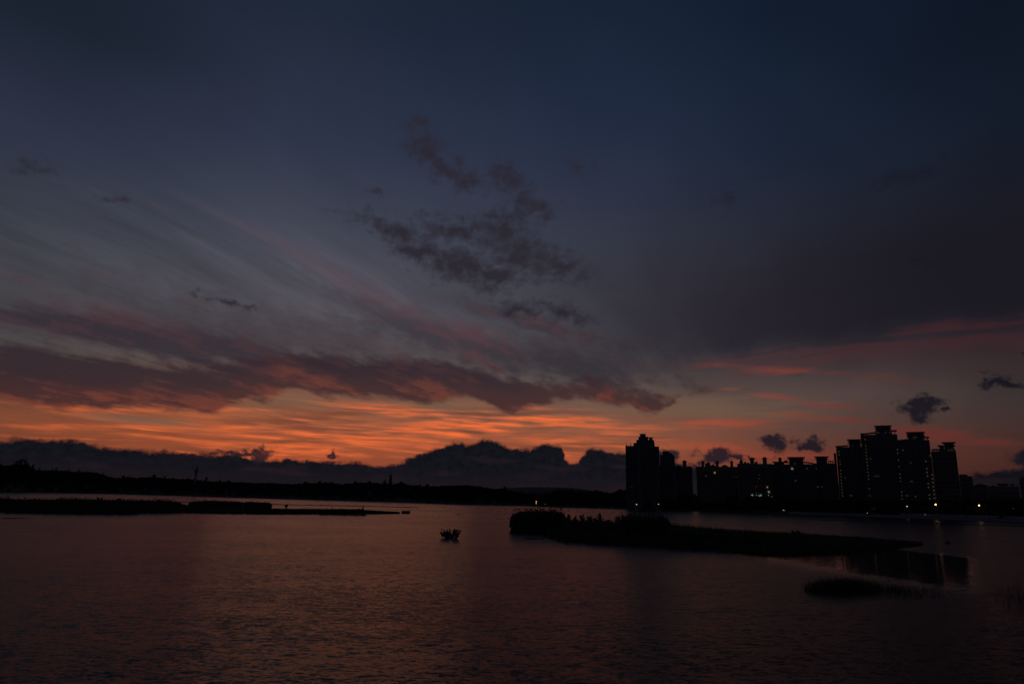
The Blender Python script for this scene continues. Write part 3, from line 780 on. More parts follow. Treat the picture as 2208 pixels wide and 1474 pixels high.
b.facade(1381, 1411, 962, bays=4); b.lit([(1362, 1048.7)], 'lit_dim', 0.5)
# 2
b = Bld('apartment_tower', 'shorter stepped tower against the right side of the tallest left tower', 1440, 650)
b.body(1419.5, 1457.5, 1003); b.body(1423.2, 1454, 980.2, 0.4, 15, 'upper_storeys', z0=b.loc(1440, 1003)[1])
b.body(1429, 1443.5, 972.5, 1.0, 12, 'crown_step', z0=b.loc(1440, 981)[1]); b.body(1443.4, 1450, 976.5, 1.4, 12, 'crown_step', z0=b.loc(1440, 981)[1])
b.facade(1424, 1452, 1003, bays=4)
# 3
b = Bld('apartment_block', 'flat roofed block with a single cupola, left of the narrow sky gap', 1475, 655, wall='wall_c')
b.body(1455, 1492.2, 1004.6); b.cupola(1470.5, 1481, 991, 1004.4); b.gable(1459, 1467, 1000.5, 1004.4); b.facade(1458, 1491, 1006, bays=5)
# 4
b = Bld('apartment_block', 'long block with three cupolas, right of the narrow sky gap', 1545, 640, wall='wall_c')
b.body(1501, 1592, 1005)
b.cupola(1511.5, 1518.5, 992.4, 1004.8); b.cupola(1542.4, 1549.8, 992.4, 1004.8); b.cupola(1573.8, 1581, 992.4, 1004.8); b.cupola(1556, 1569, 1001.3, 1004.9, dome=True)
b.body(1520, 1531.5, 998.5, 2, 12, 'rooftop_block', z0=b.loc(1540, 1006)[1]); b.gable(1523, 1532, 994.4, 998.6, 2, 11); b.gable(1528, 1546, 1000.5, 1004.9)
b.facade(1502, 1590, 1006, bays=11)
b.lit(Z7([(275, 427)]), 'lit_warm', 0.45); b.lit(Z7([(397, 381)]), 'lit_bright', 0.7); b.lit(Z7([(672, 434), (708, 440)]), 'lit_dim', 0.45)
# 5
b = Bld('apartment_block', 'block with a pointed cone spire and two large cupolas', 1628, 630, wall='wall_c')
b.body(1589.5, 1664, 999)
a_, zb_ = b.loc(1593.8, 996.5); a2, _ = b.loc(1602.2, 996.5); _, zt_ = b.loc(1598, 986.3)
MB().lathe((a_+a2)/2, 4, [((a2-a_)/2*0.9, zb_-3), ((a2-a_)/2*0.9, zb_-0.02), ((a2-a_)/2*1.1, zb_), ((a2-a_)*0.2, zb_+(zt_-zb_)*0.65), (0.08, zt_)], 12).build('spire', 'roof', b.root)
b.gable(1601.5, 1612, 993.6, 998.8); b.cupola(1615.8, 1626.5, 985.2, 998.8, 2.5); b.body(1626.8, 1633.5, 994.8, 2, 9, 'rooftop_block', z0=b.loc(1628, 1000)[1]); b.body(1611, 1616, 996.8, 2, 9, 'rooftop_block', z0=b.loc(1628, 1000)[1])
b.cupola(1643, 1654, 984, 998.8, 2.5); b.facade(1592, 1663, 1000, bays=9)
b.lit(Z7([(1023, 410), (1023, 460), (980, 577), (977, 660)]), 'lit_dim', 0.5); b.lit(Z7([(1133, 583), (1150, 645), (1160, 652)]), 'lit_bright', 0.55)
b.lit(Z7([(925, 693), (1020, 705), (1043, 695), (1043, 708)]), 'lit_green', 0.6); b.lit(Z7([(912, 694), (982, 693), (985, 720), (1150, 693), (1162, 717), (1197, 720), (1048, 762), (1020, 750)]), 'lit_green', 0.32)
# 6
b = Bld('apartment_block', 'wide block with a broad hipped roof plate and small cupola, left of the pergola block', 1712, 650)
b.body(1662, 1758.5, 1000.2); b.pavil(1668, 1690, 994.6, 1000, 1.4, 2, 10, (0.0,)); b.cupola(1677.3, 1685.6, 985, 994.6, 3.5); b.gable(1687, 1702, 990.6, 996)
b.pavil(1701, 1731.5, 984.8, 1000, 1.6, 2, 12, (0.0, 0.25)); b.pergola(1732.5, 1756.5, 994.6, 998.4, 1000.2, 5); b.facade(1665, 1756, 1001.5, bays=10)
b.lit(Z7([(1520, 255)]), 'lit_warm', 0.4); b.lit(Z7([(1481, 324)]), 'lit_bright', 0.8); b.lit(Z7([(1530, 493), (1688, 324)]), 'lit_dim', 0.8)
# 7
b = Bld('apartment_block', 'narrower block with a tall overhanging roof box, against the left of the first glowing tower', 1778, 660)
b.body(1756, 1800, 998.4); b.pavil(1759.5, 1782.8, 983.4, 998, 1.5, 2, 12, (0.0, 0.3)); b.pergola(1784.5, 1798, 992.8, 993.4, 998.4, 3); b.facade(1758, 1797, 1000, bays=5)
b.lit(Z7([(1818, 322)]), 'lit_warm', 0.4); b.lit(Z7([(1835, 577)]), 'lit_warm', 0.6); b.lit(Z7([(1890, 580), (1905, 580)]), 'lit_dim', 0.5)
# 8
b = Bld('apartment_tower', 'glowing tower left of the tallest one, with a long lit stair column', 1830, 676)
b.body(1802.6, 1858, 963.4); b.body(1797.4, 1802.4, 976.2, 1.0, 12, 'wing')
b.pavil(1830, 1855, 946.8, 962.5, 1.3, 1.6, 12, (0.0, 0.35)); b.pergola(1801.5, 1829.5, 961, 958.6, 963.4, 5); b.facade(1803.2, 1855.5, 965, bays=7)
b.lit(Z2([(325,440),(328,471),(334,536),(337,567),(343,631),(344,664),(347,696),(349,728),(351,760),(354,793),(355,825),(359,857),(362,889)]), 'lit_warm', 0.42)
b.lit(Z2([(390,706),(440,885),(455,888)]), 'lit_dim', 0.6); b.lit(Z2([(430,378),(465,380)]), 'lit_dim', 0.4, 0.3)
# 9
b = Bld('apartment_tower', 'tallest tower of the right cluster, with a rooftop box and side frame', 1896, 670)
b.body(1855.2, 1934.5, 937.2)
b.pavil(1888.5, 1918.8, 917.4, 931.5, 1.2, 2.0, 12, (0.0, 0.35, 0.7)); b.pergola(1854.8, 1888, 934, 930.6, 937.2, 6); b.pergola(1920.5, 1933.8, 926.8, 926.8, 937.2, 2)
b.body(1887, 1922, 931.5, 1.0, 14, 'rooftop_base', z0=b.loc(1896, 938)[1]); b.facade(1857, 1933, 939, bays=9)
b.antenna(1901, 912, 917.5, 5, 0.12)
b.lit(Z2([(591,315),(597,380),(603,447),(605,481),(609,514),(612,547),(615,580),(620,648),(625,683),(627,717),(634,818)]), 'lit_warm', 0.42)
b.lit(Z2([(600,412),(617,614),(640,888),(648,514),(690,690),(712,687),(728,687)]), 'lit_dim', 0.6)
b.lit(Z2([(712,245),(728,246),(800,244),(845,241),(852,242)]), 'lit_dim', 0.6, 0.6)
# 10
b = Bld('apartment_tower', 'third glowing tower, right of the tallest, with a square roof box', 1970, 610)
b.body(1934, 2004, 949.2)
b.pavil(1957.2, 1990, 931.2, 945, 1.2, 2.0, 12, (0.0, 0.35, 0.65)); b.pergola(1936, 1957, 948, 945.6, 949.4, 4); b.pergola(1991.5, 2003.6, 941, 941.2, 949.2, 2); b.facade(1936, 2003, 951, bays=8)
b.body(1955, 1992, 945.6, 1.0, 14, 'rooftop_base', z0=b.loc(1970, 950)[1])
b.lit(Z2([(920,418),(923,455),(977,424),(931,525),(945,668),(949,705),(963,849),(965,884),(967,920),(1105,895)]), 'lit_warm', 0.4)
b.lit(Z2([(937,596),(951,742),(1010,888),(1055,555),(1058,742),(1070,742),(1028,888),(962,1003)]), 'lit_dim', 0.55); b.lit(Z2([(1095,290),(1110,294),(1085,305)]), 'lit_dim', 0.5, 0.6)
# 11
b = Bld('apartment_tower', 'rightmost high tower, with two lit stair columns and an open roof frame', 2030, 555)
b.body(2007.5, 2061.2, 972.5); b.body(1993.5, 2007.3, 976.5, 0.6, 13, 'wing')
b.pavil(2035.5, 2055.5, 953, 966, 1.3, 3, 12, (0.0, 0.5)); b.pavil(2025, 2035.2, 959.6, 967, 1.0, 2.5, 11, (0.0,)); b.body(2024, 2059.5, 967.6, 1.0, 13, 'rooftop_base', z0=b.loc(2030, 974)[1])
b.pergola(2008.5, 2024, 967.4, 967.2, 972.5, 3); b.gable(1994, 2004, 971.8, 976.4, 1.2, 8); b.facade(2008, 2061, 974, bays=7); b.facade(1994, 2007, 978, 0.6, bays=2)
b.lit(Z2([(1208,537),(1219,612),(1221,651),(1226,689),(1233,765),(1237,803),(1245,880),(1249,918),(1254,957)]), 'lit_warm', 0.42, -0.8)
b.lit(Z2([(1255,479),(1273,674),(1278,714),(1281,753),(1286,794),(1291,833),(1295,873),(1299,913)]), 'lit_warm', 0.45)
b.lit(Z2([(1440,425),(1465,420),(1480,424)]), 'lit_dim', 0.5, 0.7)
# 12..15 lower buildings at the right
b = Bld('apartment_block', 'low flat stepped block touching the rightmost high tower', 2082, 600, wall='wall_c')
b.body(2067.5, 2085.8, 1022); b.body(2086, 2097, 1029, 1, 13, 'wing'); b.pavil(2087, 2094.5, 1026, 1029.5, 0.5, 2, 10, (0.0,)); b.facade(2068, 2085.5, 1024, bays=3)
b = Bld('low_building', 'low hip roofed building right of the low stepped block', 2115, 560, 'building', 'low buildings at the right edge', 'wall_c')
b.body(2099, 2129.5, 1046.4); a_, z_ = b.loc(2098.2, 1046.4); a2, z2 = b.loc(2130.3, 1043)
MB().raw([(a_,-0.8,z_),(a2,-0.8,z_),(a2,15,z_),(a_,15,z_),(a_+3,4,z2+0.2),(a2-3,4,z2+0.2),(a2-3,10,z2+0.2),(a_+3,10,z2+0.2)], [(0,3,2,1),(4,5,6,7),(0,1,5,4),(1,2,6,5),(2,3,7,6),(3,0,4,7)]).build('roof', 'roof', b.root)
b.facade(2100, 2129, 1048, bays=5)
b = Bld('low_building', 'long low building with rooftop sheds near the right edge', 2165, 560, 'building', 'low buildings at the right edge', 'wall_c')
b.body(2130, 2197, 1047.5); b.pavil(2152, 2172, 1042, 1047, 1.0, 2, 10, (0.0,)); b.pavil(2179, 2186, 1043.5, 1047, 0.5, 2, 8, (0.0,)); b.antenna(2183, 1039.5, 1044); b.gable(2134, 2150, 1045, 1047.4); b.facade(2131, 2196, 1049, bays=9)
b = Bld('apartment_block', 'dark block cut off by the right edge of the photo', 2225, 560, wall='wall_c')
b.body(2197.4, 2262, 1031.6); b.pavil(2203, 2240, 1028, 1032, 1.0, 2, 10, (0.0,)); b.facade(2198, 2260, 1033, bays=8)

# ------------------------------------------------------------------ promenade on the right bank
def shore_pt(px, extra, z=0.0):
    az = R(angs(px, 1100)[0]); d = shore_d(az) + extra
    return Vector((d*math.sin(az), d*math.cos(az), z))
m = MB(); xs = list(np.linspace(1700, 2330, 64)); vs = []
for x in xs:
    for (e, z) in ((-1.0, -1.2), (1.0, 1.75), (1.6, 1.75), (6.0, 1.75), (6.0, 1.0)):
        vs.append(shore_pt(x, e, z))
fs = []
for k in range(len(xs)-1):
    for i in range(4): fs.append((k*5+i, k*5+i+1, k*5+5+i+1, k*5+5+i))
tag(m.raw(vs, fs).build('promenade', 'concrete'), kind='structure')
fx = list(np.linspace(1942, 2260, 60))
p0 = shore_pt(2080, 1.3, 1.75)
fe = tag(empty('railing', p0), 'pale balustrade along the waterside promenade at the right', 'railing')
r1 = MB(); 
for zz, rr in ((2.78, 0.11), (2.0, 0.07)):
    r1.tube([shore_pt(x, 1.3, zz) - p0 for x in fx], [rr]*len(fx), 6)
r1.build('rail', 'white', fe)
fp = [shore_pt(x, 1.3, 1.75) for x in fx]
for k, p in enumerate(fp):
    q = p - p0
    MB().box(q.x-0.14, q.x+0.14, q.y-0.14, q.y+0.14, q.z, q.z + 1.12).build('post', 'white', fe)
# little lakeside pavilion
c = shore_pt(1890, 5.0, 1.752); az = math.atan2(c.x, c.y)
pv = tag(empty('pavilion', c, -az), 'small pale open pavilion on the bank beneath the tallest right tower', 'pavilion')
MB().box(-3.6, 3.6, -1.5, 1.9, -0.1, 0.35).build('base', 'concrete', pv)
for xx in (-3.2, -1.1, 1.1, 3.2):
    for yy in (-1.2, 1.5): MB().lathe(xx, yy, [(0.16, 0.352), (0.13, 2.6)], 10).build('column', 'white', pv)
MB().raw([(-4.2,-2.2,2.6),(4.2,-2.2,2.6),(4.2,2.6,2.6),(-4.2,2.6,2.6),(-1.8,-0.1,4.4),(1.8,-0.1,4.4),(1.8,0.5,4.4),(-1.8,0.5,4.4)], [(0,3,2,1),(4,5,6,7),(0,1,5,4),(1,2,6,5),(2,3,7,6),(3,0,4,7)]).build('roof', 'trim', pv)

# thin low dike crossing the water on the right
def strip(name, line, hw, z, m_, label=None):
    vs = []; K = len(line)
    P3 = [onwater(x, y) for x, y in line]
    for k, p in enumerate(P3):
        n = Vector((p.x, p.y, 0)).normalized(); w_ = hw[k] if isinstance(hw, (list, tuple)) else hw
        zz = z * (0.8 + 0.4*random.random())
        for off, h in ((-w_, -0.4), (-w_*0.7, zz*0.7), (0, zz), (w_*0.7, zz*0.7), (w_, -0.4)): vs.append(p + n*off + Vector((0, 0, h)))
    fs = [(k*5+i, k*5+i+1, k*5+6+i, k*5+5+i) for k in range(K-1) for i in range(4)]
    fs += [(4,3,2,1,0), tuple(range((K-1)*5, K*5))]
    o = MB().raw(vs, fs).build(name, m_)
    tag(o, kind='structure'); 
    if label: o['label'] = label
    return o
dk = [(x, interp([(1740,1119.6),(1870,1123.4),(1950,1126.4),(2080,1130.6),(2208,1134.4),(2400,1140)], x)) for x in np.linspace(1745, 2380, 60)]
strip('dike', dk, [0.4 + 1.2*k/59 for k in range(60)], 0.28, 'mud')
strip('sand_spit', [(x, interp([(575,1087.3),(700,1089.6),(800,1091.6),(903,1094.3)], x)) for x in np.linspace(575, 903, 50)], 1.6, 0.35, 'mud')
strip('sand_spit', [(x, 1081.8 + (x-385)*0.02) for x in np.linspace(385, 420, 8)], 1.6, 0.3, 'mud')
strip('sand_spit', [(x, interp([(1010,1086.9),(1060,1087.6),(1108,1088.6)], x)) for x in np.linspace(1010, 1108, 20)], 1.2, 0.25, 'mud')

# ------------------------------------------------------------------ islands
def loft(name, near, far, hump, m_='mud', n=90, rows=12):
    x0, x1 = near[0][0], near[-1][0]; vs = []
    for i in range(n):
        f = i/(n-1)
        nx = x0 + (x1-x0)*f; ny = interp(near, nx); fx_ = far[0][0] + (far[-1][0]-far[0][0])*f; fy = interp(far, fx_)
        a = onwater(nx, ny); b_ = onwater(fx_, fy)
        for j in range(rows):
            t = j/(rows-1); p = a.lerp(b_, t)
            z = -0.35 + (hump + 0.35) * (math.sin(math.pi*t)**0.45) * min(1, 6*f, 6*(1-f))**0.5
            z += 0.05*math.sin(i*1.3 + j*2.1)
            vs.append((p.x, p.y, z))
    i = np.arange(n-1)[:, None]*rows + np.arange(rows-1)[None, :]
    return tag(from_np(name, np.array(vs), np.stack([i, i+rows, i+1+rows, i+1], -1).reshape(-1, 4), m_, smooth=True), kind='structure')
def scatter(near, far, n, rng, f0=0, f1=1, t0=0.06, t1=0.97):
    out = np.zeros((n, 3)); ff = np.zeros(n); x0, x1 = near[0][0], near[-1][0]
    for k in range(n):
        f = f0 + (f1-f0)*rng.random(); t = t0 + (t1-t0)*rng.random()
        nx = x0 + (x1-x0)*f; fx_ = far[0][0] + (far[-1][0]-far[0][0])*f
        p = onwater(nx, interp(near, nx)).lerp(onwater(fx_, interp(far, fx_)), t)
        out[k] = (p.x, p.y, 0.1); ff[k] = nx
    return out, ff

# right island
rn = [(1170,1160),(1200,1170),(1300,1178),(1400,1183),(1500,1190),(1600,1193),(1700,1195.5),(1760,1194.5),(1850,1190),(1940,1182),(1990,1175)]  # tail's near edge widened, land standing in for the dark tower reflection
rfar = [(1212,1130),(1300,1134),(1400,1138),(1450,1141),(1600,1150),(1700,1155),(1850,1163),(1990,1171.5)]
loft('island', rn, rfar, 0.45)
ln = [(1109,1139),(1130,1142),(1190,1144.5),(1260,1146)]; lf = [(1113,1131),(1130,1130),(1190,1130.5),(1260,1132)]
loft('island', ln, lf, 0.3, n=30, rows=8)
rng = np.random.default_rng(11)
P, XX = scatter(rn, rfar, 52000, rng)
hgt = np.interp(XX, [1170,1230,1330,1450,1560,1700,1850,1985], [1.3,2.0,2.0,1.7,1.25,1.1,0.8,0.35]) * (0.45 + 0.5*rng.random(len(P)) + 0.7*(rng.random(len(P)) > 0.985))
# keep the tops of the grass under the outline seen in the photograph
V_, F_ = blades(P, hgt, 0.05 + 0.06*rng.random(len(P)), 0.25*rng.random(len(P)), rng)
tag(from_np('grass', V_, F_, 'reed'), 'rank grass covering the long island at the right', 'grass', kind='stuff')

def reed_bed(px0, px1, ytop_tab, dist0, dist1, n, seed, label):
    rng = np.random.default_rng(seed); B = np.zeros((n, 3)); Hh = np.zeros(n)
    for k in range(n):
        x = px0 + (px1-px0)*rng.random(); d = dist0 + (dist1-dist0)*rng.random(); yt = interp(ytop_tab, x)
        top = at(x, yt, d); B[k] = (top.x, top.y, 0.05); q_ = rng.random(); Hh[k] = max(0.5, top.z) * (0.45 + 0.40*rng.random()**0.7 + (0.26*rng.random() if q_ > 0.86 else 0))
    V1, F1 = blades(B, Hh, 0.05 + 0.05*rng.random(n), 0.16*rng.random(n), rng)
    # narrow drooping leaves up the stems
    m_ = n*3; idx = rng.integers(0, n, m_); q = B[idx] + np.stack([rng.normal(size=m_)*0.15, rng.normal(size=m_)*0.15, Hh[idx]*(0.3 + 0.65*rng.random(m_))], 1)
    V2, F2 = leaves(q, np.full((m_, 3), 0.12), 1, 0.22, rng)
    o = from_np('reeds', np.concatenate([V1, V2]), np.concatenate([F1, F2 + len(V1)]), 'reed')
    return tag(o, label, 'reeds', kind='stuff')
reed_bed(1104, 1217, [(1104,1106),(1108,1100),(1118,1096),(1130,1093),(1160,1091.5),(1190,1092),(1210,1094),(1217,1102)], 143, 158, 5200, 21, 'tall reed bed at the left tip of the right island')
reed_bed(1102, 1112, [(1102,1108),(1112,1099)], 146, 152, 60, 22, 'few loose reed stems at the outermost left tip of the island')
reed_bed(1345, 1443, [(1345,1101),(1360,1099.5),(1400,1102),(1430,1104),(1438,1108),(1443,1122)], 120, 138, 3600, 23, 'second tall reed bed in the middle of the right island')
reed_bed(1327, 1345, [(1327,1104),(1335,1098),(1345,1100)], 125, 132, 110, 24, 'thin open reeds left of the second reed bed')
reed_bed(1217, 1330, [(1217,1114),(1250,1116),(1290,1113),(1330,1124)], 128, 145, 1800, 25, 'lower uneven reeds between the two tall reed beds')
reed_bed(1440, 1650, [(1440,1124),(1470,1131),(1500,1136),(1560,1140),(1650,1142)], 112, 126, 2600, 26, 'low reeds along the back of the right island')

def make_shrub(name, px, ytop, base_y, wpx, label, n=26, cat='shrub', leaf=0.14, seed=5, zb=0.3, group=None, spread=0.5, matn='leaf'):
    rng = np.random.default_rng(seed); b0 = onwater(px, base_y); d = math.hypot(b0.x, b0.y)
    H = at(px, ytop, d).z - zb; wd = wpx * d / FPX
    t = tag(empty(name, (b0.x, b0.y, zb)), label, cat, group)
    st = MB(); cs = []
    for k in range(n):
        an = rng.random()*6.28; r0 = wd*0.30*rng.random(); hh = H*(0.4 + 0.6*rng.random()**1.6); sp = wd*spread*(0.35 + 0.65*rng.random())
        p0 = (r0*math.cos(an), r0*math.sin(an), -0.5); p1 = ((r0*0.8+sp*0.45)*math.cos(an), (r0*.8+sp*0.45)*math.sin(an), hh*0.5); p2 = (sp*math.cos(an+0.2), sp*math.sin(an+0.2), hh)
        st.tube([p0, p1, p2], [0.035, 0.025, 0.01], 5)
        for q in range(9):
            f = 0.25 + 0.75*rng.random(); a_ = np.array(p1) if f < 0.5 else np.array(p2); b_ = np.array(p0) if f < 0.5 else np.array(p1)
            g = f*2 if f < 0.5 else (f-0.5)*2; cs.append(b_*(1-g) + a_*g)
    st.build('stems', 'bark', t)
    V_, F_ = leaves(np.array(cs), np.full((len(cs), 3), H*0.07), 8, leaf, rng, 0.2)
    from_np('foliage', V_, F_, matn, t)
    return t
make_shrub('water_shrub', 970, 1138.5, 1160, 42, 'lone leafy bush standing in open water left of the right island', 46, leaf=0.10, seed=31, zb=0.0, spread=0.55)
SG = 'bushes on the right island'
for k, (x, yt, yb, w_, lb) in enumerate([
    (1224, 1107, 1141, 12, 'small top heavy bush right of the first reed bed'), (1233, 1110, 1142, 9, 'slender bush second to the right of the first reed bed'),
    (1240, 1107.5, 1142, 8, 'thin upright bush third to the right of the first reed bed'), (1256, 1106, 1143, 12, 'spiky bush in the dip between the two reed beds'),
    (1271, 1107, 1144, 14, 'taller spiky bush midway between the two reed beds'), (1291, 1107, 1144, 20, 'broadest flat topped bush between the two reed beds'),
    (1311, 1116, 1145, 12, 'low bush left of the second reed bed'), (1717, 1142, 1158, 16, 'small bump of a bush on the low grassy stretch of the island')]):
    make_shrub('bush', x, yt, yb, w_, lb, 14, 'bush', 0.16, 40+k, 0.2, SG)

# left islands
l1n = [(-60,1106),(0,1107),(100,1110),(200,1111.2),(280,1112),(315,1108.6),(400,1107.2),(500,1108.4),(600,1109),(700,1108.4),(850,1107.4),(862,1107)]
l1f = [(-60,1086),(0,1087),(100,1088),(300,1089),(400,1093),(500,1098),(600,1101),(700,1103),(862,1106)]
loft('island', l1n, l1f, 0.4, n=110)
l2n = [(402,1090.5),(450,1092),(520,1092.5),(592,1092)]; l2f = [(402,1085),(450,1085.5),(520,1087),(592,1088)]
loft('island', l2n, l2f, 0.35, n=40, rows=8)
loft('island', [(866,1106.8),(884,1106.8)], [(866,1105.4),(884,1105.6)], 0.35, n=12, rows=6)
rng = np.random.default_rng(12)
P, XX = scatter(l1n, l1f, 38000, rng)
hgt = np.interp(XX, [-60,0,60,110,125,350,385,410,520,600,700,740,800,862], [1.9,1.9,1.7,1.7,2.2,2.2,1.6,1.1,1.1,1.1,1.25,1.3,1.0,0.5]) * (0.6 + 0.55*rng.random(len(P)))
V_, F_ = blades(P, hgt, 0.09 + 0.1*rng.random(len(P)), 0.25*rng.random(len(P)), rng)
tag(from_np('grass', V_, F_, 'reed'), 'rank grass covering the long low island at the left', 'grass', kind='stuff')
P, XX = scatter([(866,1106.8),(884,1106.8)], [(866,1105.4),(884,1105.6)], 700, rng)
V_, F_ = blades(P, 0.9*(0.6 + 0.5*rng.random(len(P))), 0.1 + 0.1*rng.random(len(P)), 0.3*rng.random(len(P)), rng)
tag(from_np('grass', V_, F_, 'reed'), 'dot of grass on the tiny islet at the tip of the left island', 'grass', kind='stuff')
reed_bed(-60, 392, [(-60,1068),(0,1067.5),(14,1069),(40,1072),(70,1070.5),(112,1073),(124,1069.3),(160,1069.3),(200,1071.5),(240,1072.3),(280,1073),(330,1073.5),(345,1072.6),(372,1074),(385,1077.5),(392,1082)], 255, 285, 15000, 27, 'dense tall reeds along the back of the left island')
reed_bed(408, 524, [(408,1083),(415,1079),(430,1076.5),(460,1075.5),(500,1077.5),(524,1078.5)], 322, 350, 4200, 28, 'rounded reed stand on the small island behind the left island')
reed_bed(526, 586, [(526,1080),(540,1078.7),(570,1080),(582,1081.5),(586,1084)], 322, 350, 2200, 29, 'shorter reed stand at the right end of the small back island')
reed_bed(690, 790, [(690,1096),(720,1094.5),(745,1095),(770,1094),(790,1098)], 242, 256, 700, 30, 'thin reeds on the narrow tail of the left island')
sh4 = [(52,1071,1088,10,'low dark bush near the left edge of the left island'),(213,1070.5,1090,12,'dark bush in the reeds midway along the left island'),(256,1071.5,1090,12,'small bush right of the midway bush on the left island'),
       (777,1092,1106,12,'spindly bush on the thin tail of the left island'),(617,1088,1093,5,'tiny post like bush on the sand spit')]
for k, (x, yt, yb, w_, lb) in enumerate(sh4): make_shrub('bush', x, yt, yb, w_, lb, 12, 'bush', 0.25, 60+k, 0.2, 'bushes on the left island')
# drowned weed in front
def sedge(cx, cy, rx, ry, n, hmax, seed, label, w_=0.02, fall=1.0):
    rng = np.random.default_rng(seed); B = np.zeros((n, 3)); Hh = np.zeros(n)
    for k in range(n):
        a = rng.random()*6.28; r = rng.random()**(0.6*fall); p = onwater(cx + rx*r*math.cos(a), cy + ry*r*math.sin(a))
        p = p + Vector((rng.normal()*0.25, rng.normal()*0.25, 0)); B[k] = (p.x, p.y, -0.1); Hh[k] = 0.1 + hmax * (1 - 0.3*r*r) * (0.2 + 0.6*rng.random() + 0.5*rng.random()**6)
    V_, F_ = blades(B, Hh, w_*(0.7 + 0.6*rng.random(n)), 0.3*rng.random(n), rng)
    return tag(from_np('sedge', V_, F_, 'reed'), label, 'sedge', kind='stuff')
sedge(1818, 1272, 76, 6, 4200, 1.3, 71, 'dense dark sedge patch standing in the near water at lower right')
sedge(1850, 1272, 115, 9, 1100, 0.75, 72, 'loose stems fringing the near sedge patch')
sedge(1950, 1280, 90, 14, 700, 0.5, 73, 'thin scattered stems trailing right of the near sedge patch')
sedge(2195, 1290, 40, 30, 320, 0.55, 74, 'sparse stems in the water at the right edge')
sedge(30, 1117, 40, 1.2, 500, 0.18, 75, 'floating weed line near the left edge, in front of the left island', 0.08)
sedge(1150, 1161, 28, 1.6, 300, 0.3, 76, 'low weed off the front point of the right island', 0.05)

# ------------------------------------------------------------------ floats, driftwood
def make_float(px, py, label, r=0.28):
    p = onwater(px, py)
    t = tag(empty('buoy', (p.x, p.y, 0)), label, 'buoy', 'floats strung across the lake')
    MB().lathe(0, 0, [(0.02, -r*0.8), (r*0.7, -r*0.6), (r, 0), (r*0.85, r*0.45), (r*0.4, r*0.8), (0.1, r*0.88)], 12).build('float', 'float', t, True)
    MB().lathe(0, 0, [(0.05, r*0.86), (0.05, r*1.25), (0.09, r*1.3), (0.09, r*1.45)], 8).build('stub', 'metal', t)
FL = [(972,1096.2,'leftmost of the floats, straight above the lone water bush'),(1032,1097,'float left of a close pair, left of the reed tip'),(1064,1097.8,'left one of the two floats nearest the reed tip'),(1090,1098.3,'float closest to the left end of the tall reeds'),
 (1226,1101.6,'first float seen right of the tall reed bed'),(1248.5,1102.3,'second float seen right of the tall reed bed'),(1278.5,1103,'float in the middle of the gap between the two reed beds'),(1304,1103.6,'float left of the last one before the second reed bed'),(1321.5,1104,'float just before the second reed bed'),
 (1463,1106.9,'first float right of the second reed bed'),(1512.7,1107.8,'float under the gap between the blocks of flats'),(1548,1108.6,'float right of the sky gap, left of the last one'),(1576,1109.2,'rightmost of the small floats')]
for x, y, l in FL: make_float(x, y, l, 0.42)
for x, y, l in ((1025.5,1087.6,'dark float on the left end of the thin far spit'),(1055.5,1088.2,'dark float midway on the thin far spit')): make_float(x, y, l, 0.8)
make_float(2043, 1171.2, 'largest dark round float alone on the water beyond the tower reflection', 0.55)
p = onwater(991, 1109)
dw = tag(empty('driftwood', (p.x, p.y, 0)), 'thin driftwood branch lying on the water above the lone bush', 'driftwood')
MB().tube([(-1.2,0,0.45),(-0.6,0,0.12),(0.4,0.1,0.05),(1.5,0,0.12)], [0.06,0.11,0.1,0.04], 7).build('branch', 'wood', dw)
MB().tube([(-0.6,0,0.12),(-0.9,0.1,0.6)], [0.07,0.03], 6).build('twig', 'wood', dw)

# ------------------------------------------------------------------ lamps
def street_lamp(px, py, extra, label, m_='lamp_small', r=0.22, pole=True):
    az = R(angs(px, py)[0]); d = shore_d(az) + extra; p = at(px, py, d); gz = ground_z(az, d) if extra > 8 else 1.75
    t = tag(empty('street_lamp', (p.x, p.y, gz), -az), label, 'street lamp', 'lit lamps along the right bank')
    h = p.z - gz
    MB().lathe(0, 0.9, [(0.16, -0.2), (0.16, 0.5), (0.08, 0.6), (0.06, h + 0.25)], 8).build('pole', 'metal', t)
    MB().tube([(0, 0.9, h + 0.2), (0, 0.5, h + 0.42), (0, 0.0, h + r + 0.12)], [0.05, 0.05, 0.05], 6).build('arm', 'metal', t)
    MB().lathe(0, 0, [(r*0.3, h - r), (r*0.85, h - r*0.6), (r, h), (r*0.85, h + r*0.5), (r*0.6, h + r*0.8)], 12).build('lamp_head', m_, t, True)
    MB().lathe(0, 0, [(r*1.15, h + r*0.82), (r*0.4, h + r*1.15)], 12).build('lamp_cap', 'metal', t)
street_lamp(2017.3, 1086.9, 4.5, 'brightest lamp, below the rightmost high tower', 'lamp_big', 0.36)
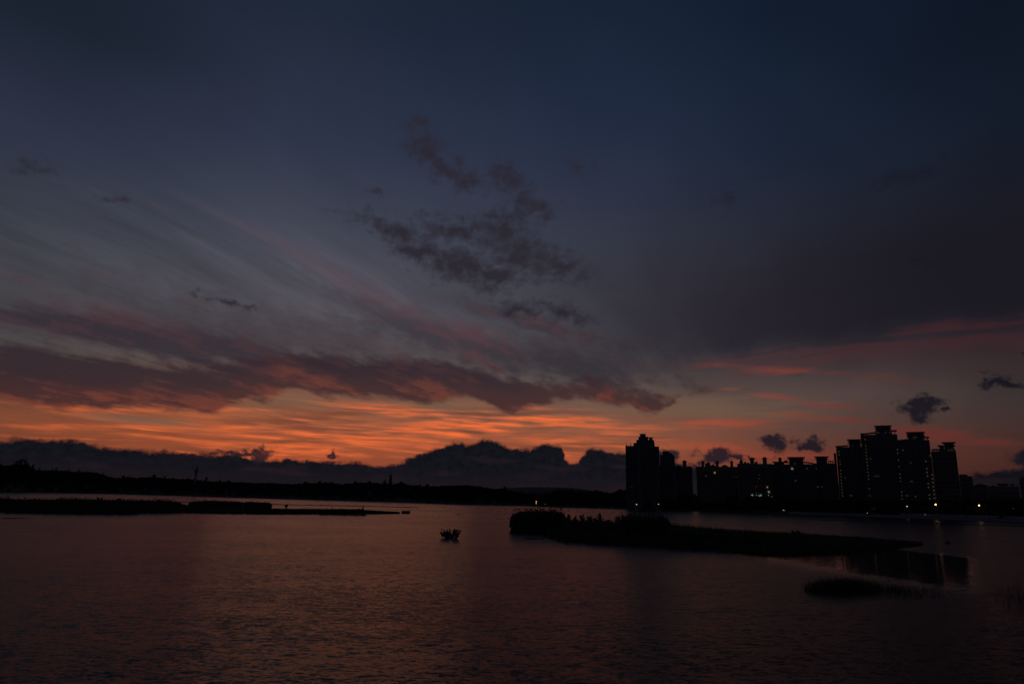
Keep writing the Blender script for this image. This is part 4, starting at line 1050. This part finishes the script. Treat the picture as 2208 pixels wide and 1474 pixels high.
street_lamp(2111.2, 1088.8, 4.5, 'second bright lamp, below the low hip roofed building', 'lamp_big', 0.32)
street_lamp(1956, 1091, 4.5, 'pinkish lamp below the third glowing tower', 'lamp_pink', 0.3)
street_lamp(1869.8, 1105.3, 3.0, 'very low small lamp on the bank beside the pavilion', 'lamp_small', 0.2)
street_lamp(1995, 1108.8, 3.0, 'very low dim lamp just above the pale balustrade', 'lamp_small', 0.14)
street_lamp(2184, 1095.2, 4.5, 'dim lamp near the right edge of the photo', 'lamp_small', 0.14)
street_lamp(1689, 1099.1, 3.0, 'left lamp of a close low pair on the bank below the wide block', 'lamp_small', 0.26)
street_lamp(1692, 1099.3, 3.0, 'dimmer right lamp of the close low pair on the bank', 'lamp_small', 0.16)
street_lamp(1372.8, 1086.8, 3.0, 'orange lamp on the bank below the stepped tower', 'lamp_pink', 0.34)
street_lamp(1419.8, 1086.4, 3.0, 'white lamp on the bank right of the orange lamp', 'lamp_white', 0.38)
street_lamp(1363.4, 1079.3, 3.0, 'faint lamp just above and left of the orange lamp', 'lamp_small', 0.15)
street_lamp(1175.6, 1085.6, 3.0, 'faint lamp right of the red and green signal', 'lamp_small', 0.14)
az = R(angs(1156.3, 1080)[0]); d = shore_d(az) + 1.5; p = at(1156.3, 1080.6, d); q = at(1156.7, 1084.6, d)
t = tag(empty('signal_post', (p.x, p.y, 0.2), -az), 'signal post with a red light above a green one on the far shore', 'signal light')
MB().lathe(0, 0.5, [(0.15, -0.3), (0.12, p.z + 0.5)], 8).build('post', 'metal', t)
MB().box(-0.55, 0.55, 0.1, 0.4, q.z - 1.0, p.z + 0.6).build('housing', 'metal', t)
MB().lathe(0, -0.1, [(0.1, p.z-0.62), (0.42, p.z-0.35), (0.42, p.z), (0.1, p.z+0.25)], 12).build('red_light', 'lamp_red', t, True)
MB().lathe(0, -0.1, [(0.1, q.z-0.62), (0.36, q.z-0.35), (0.36, q.z), (0.1, q.z+0.2)], 12).build('green_light', 'lamp_green', t, True)
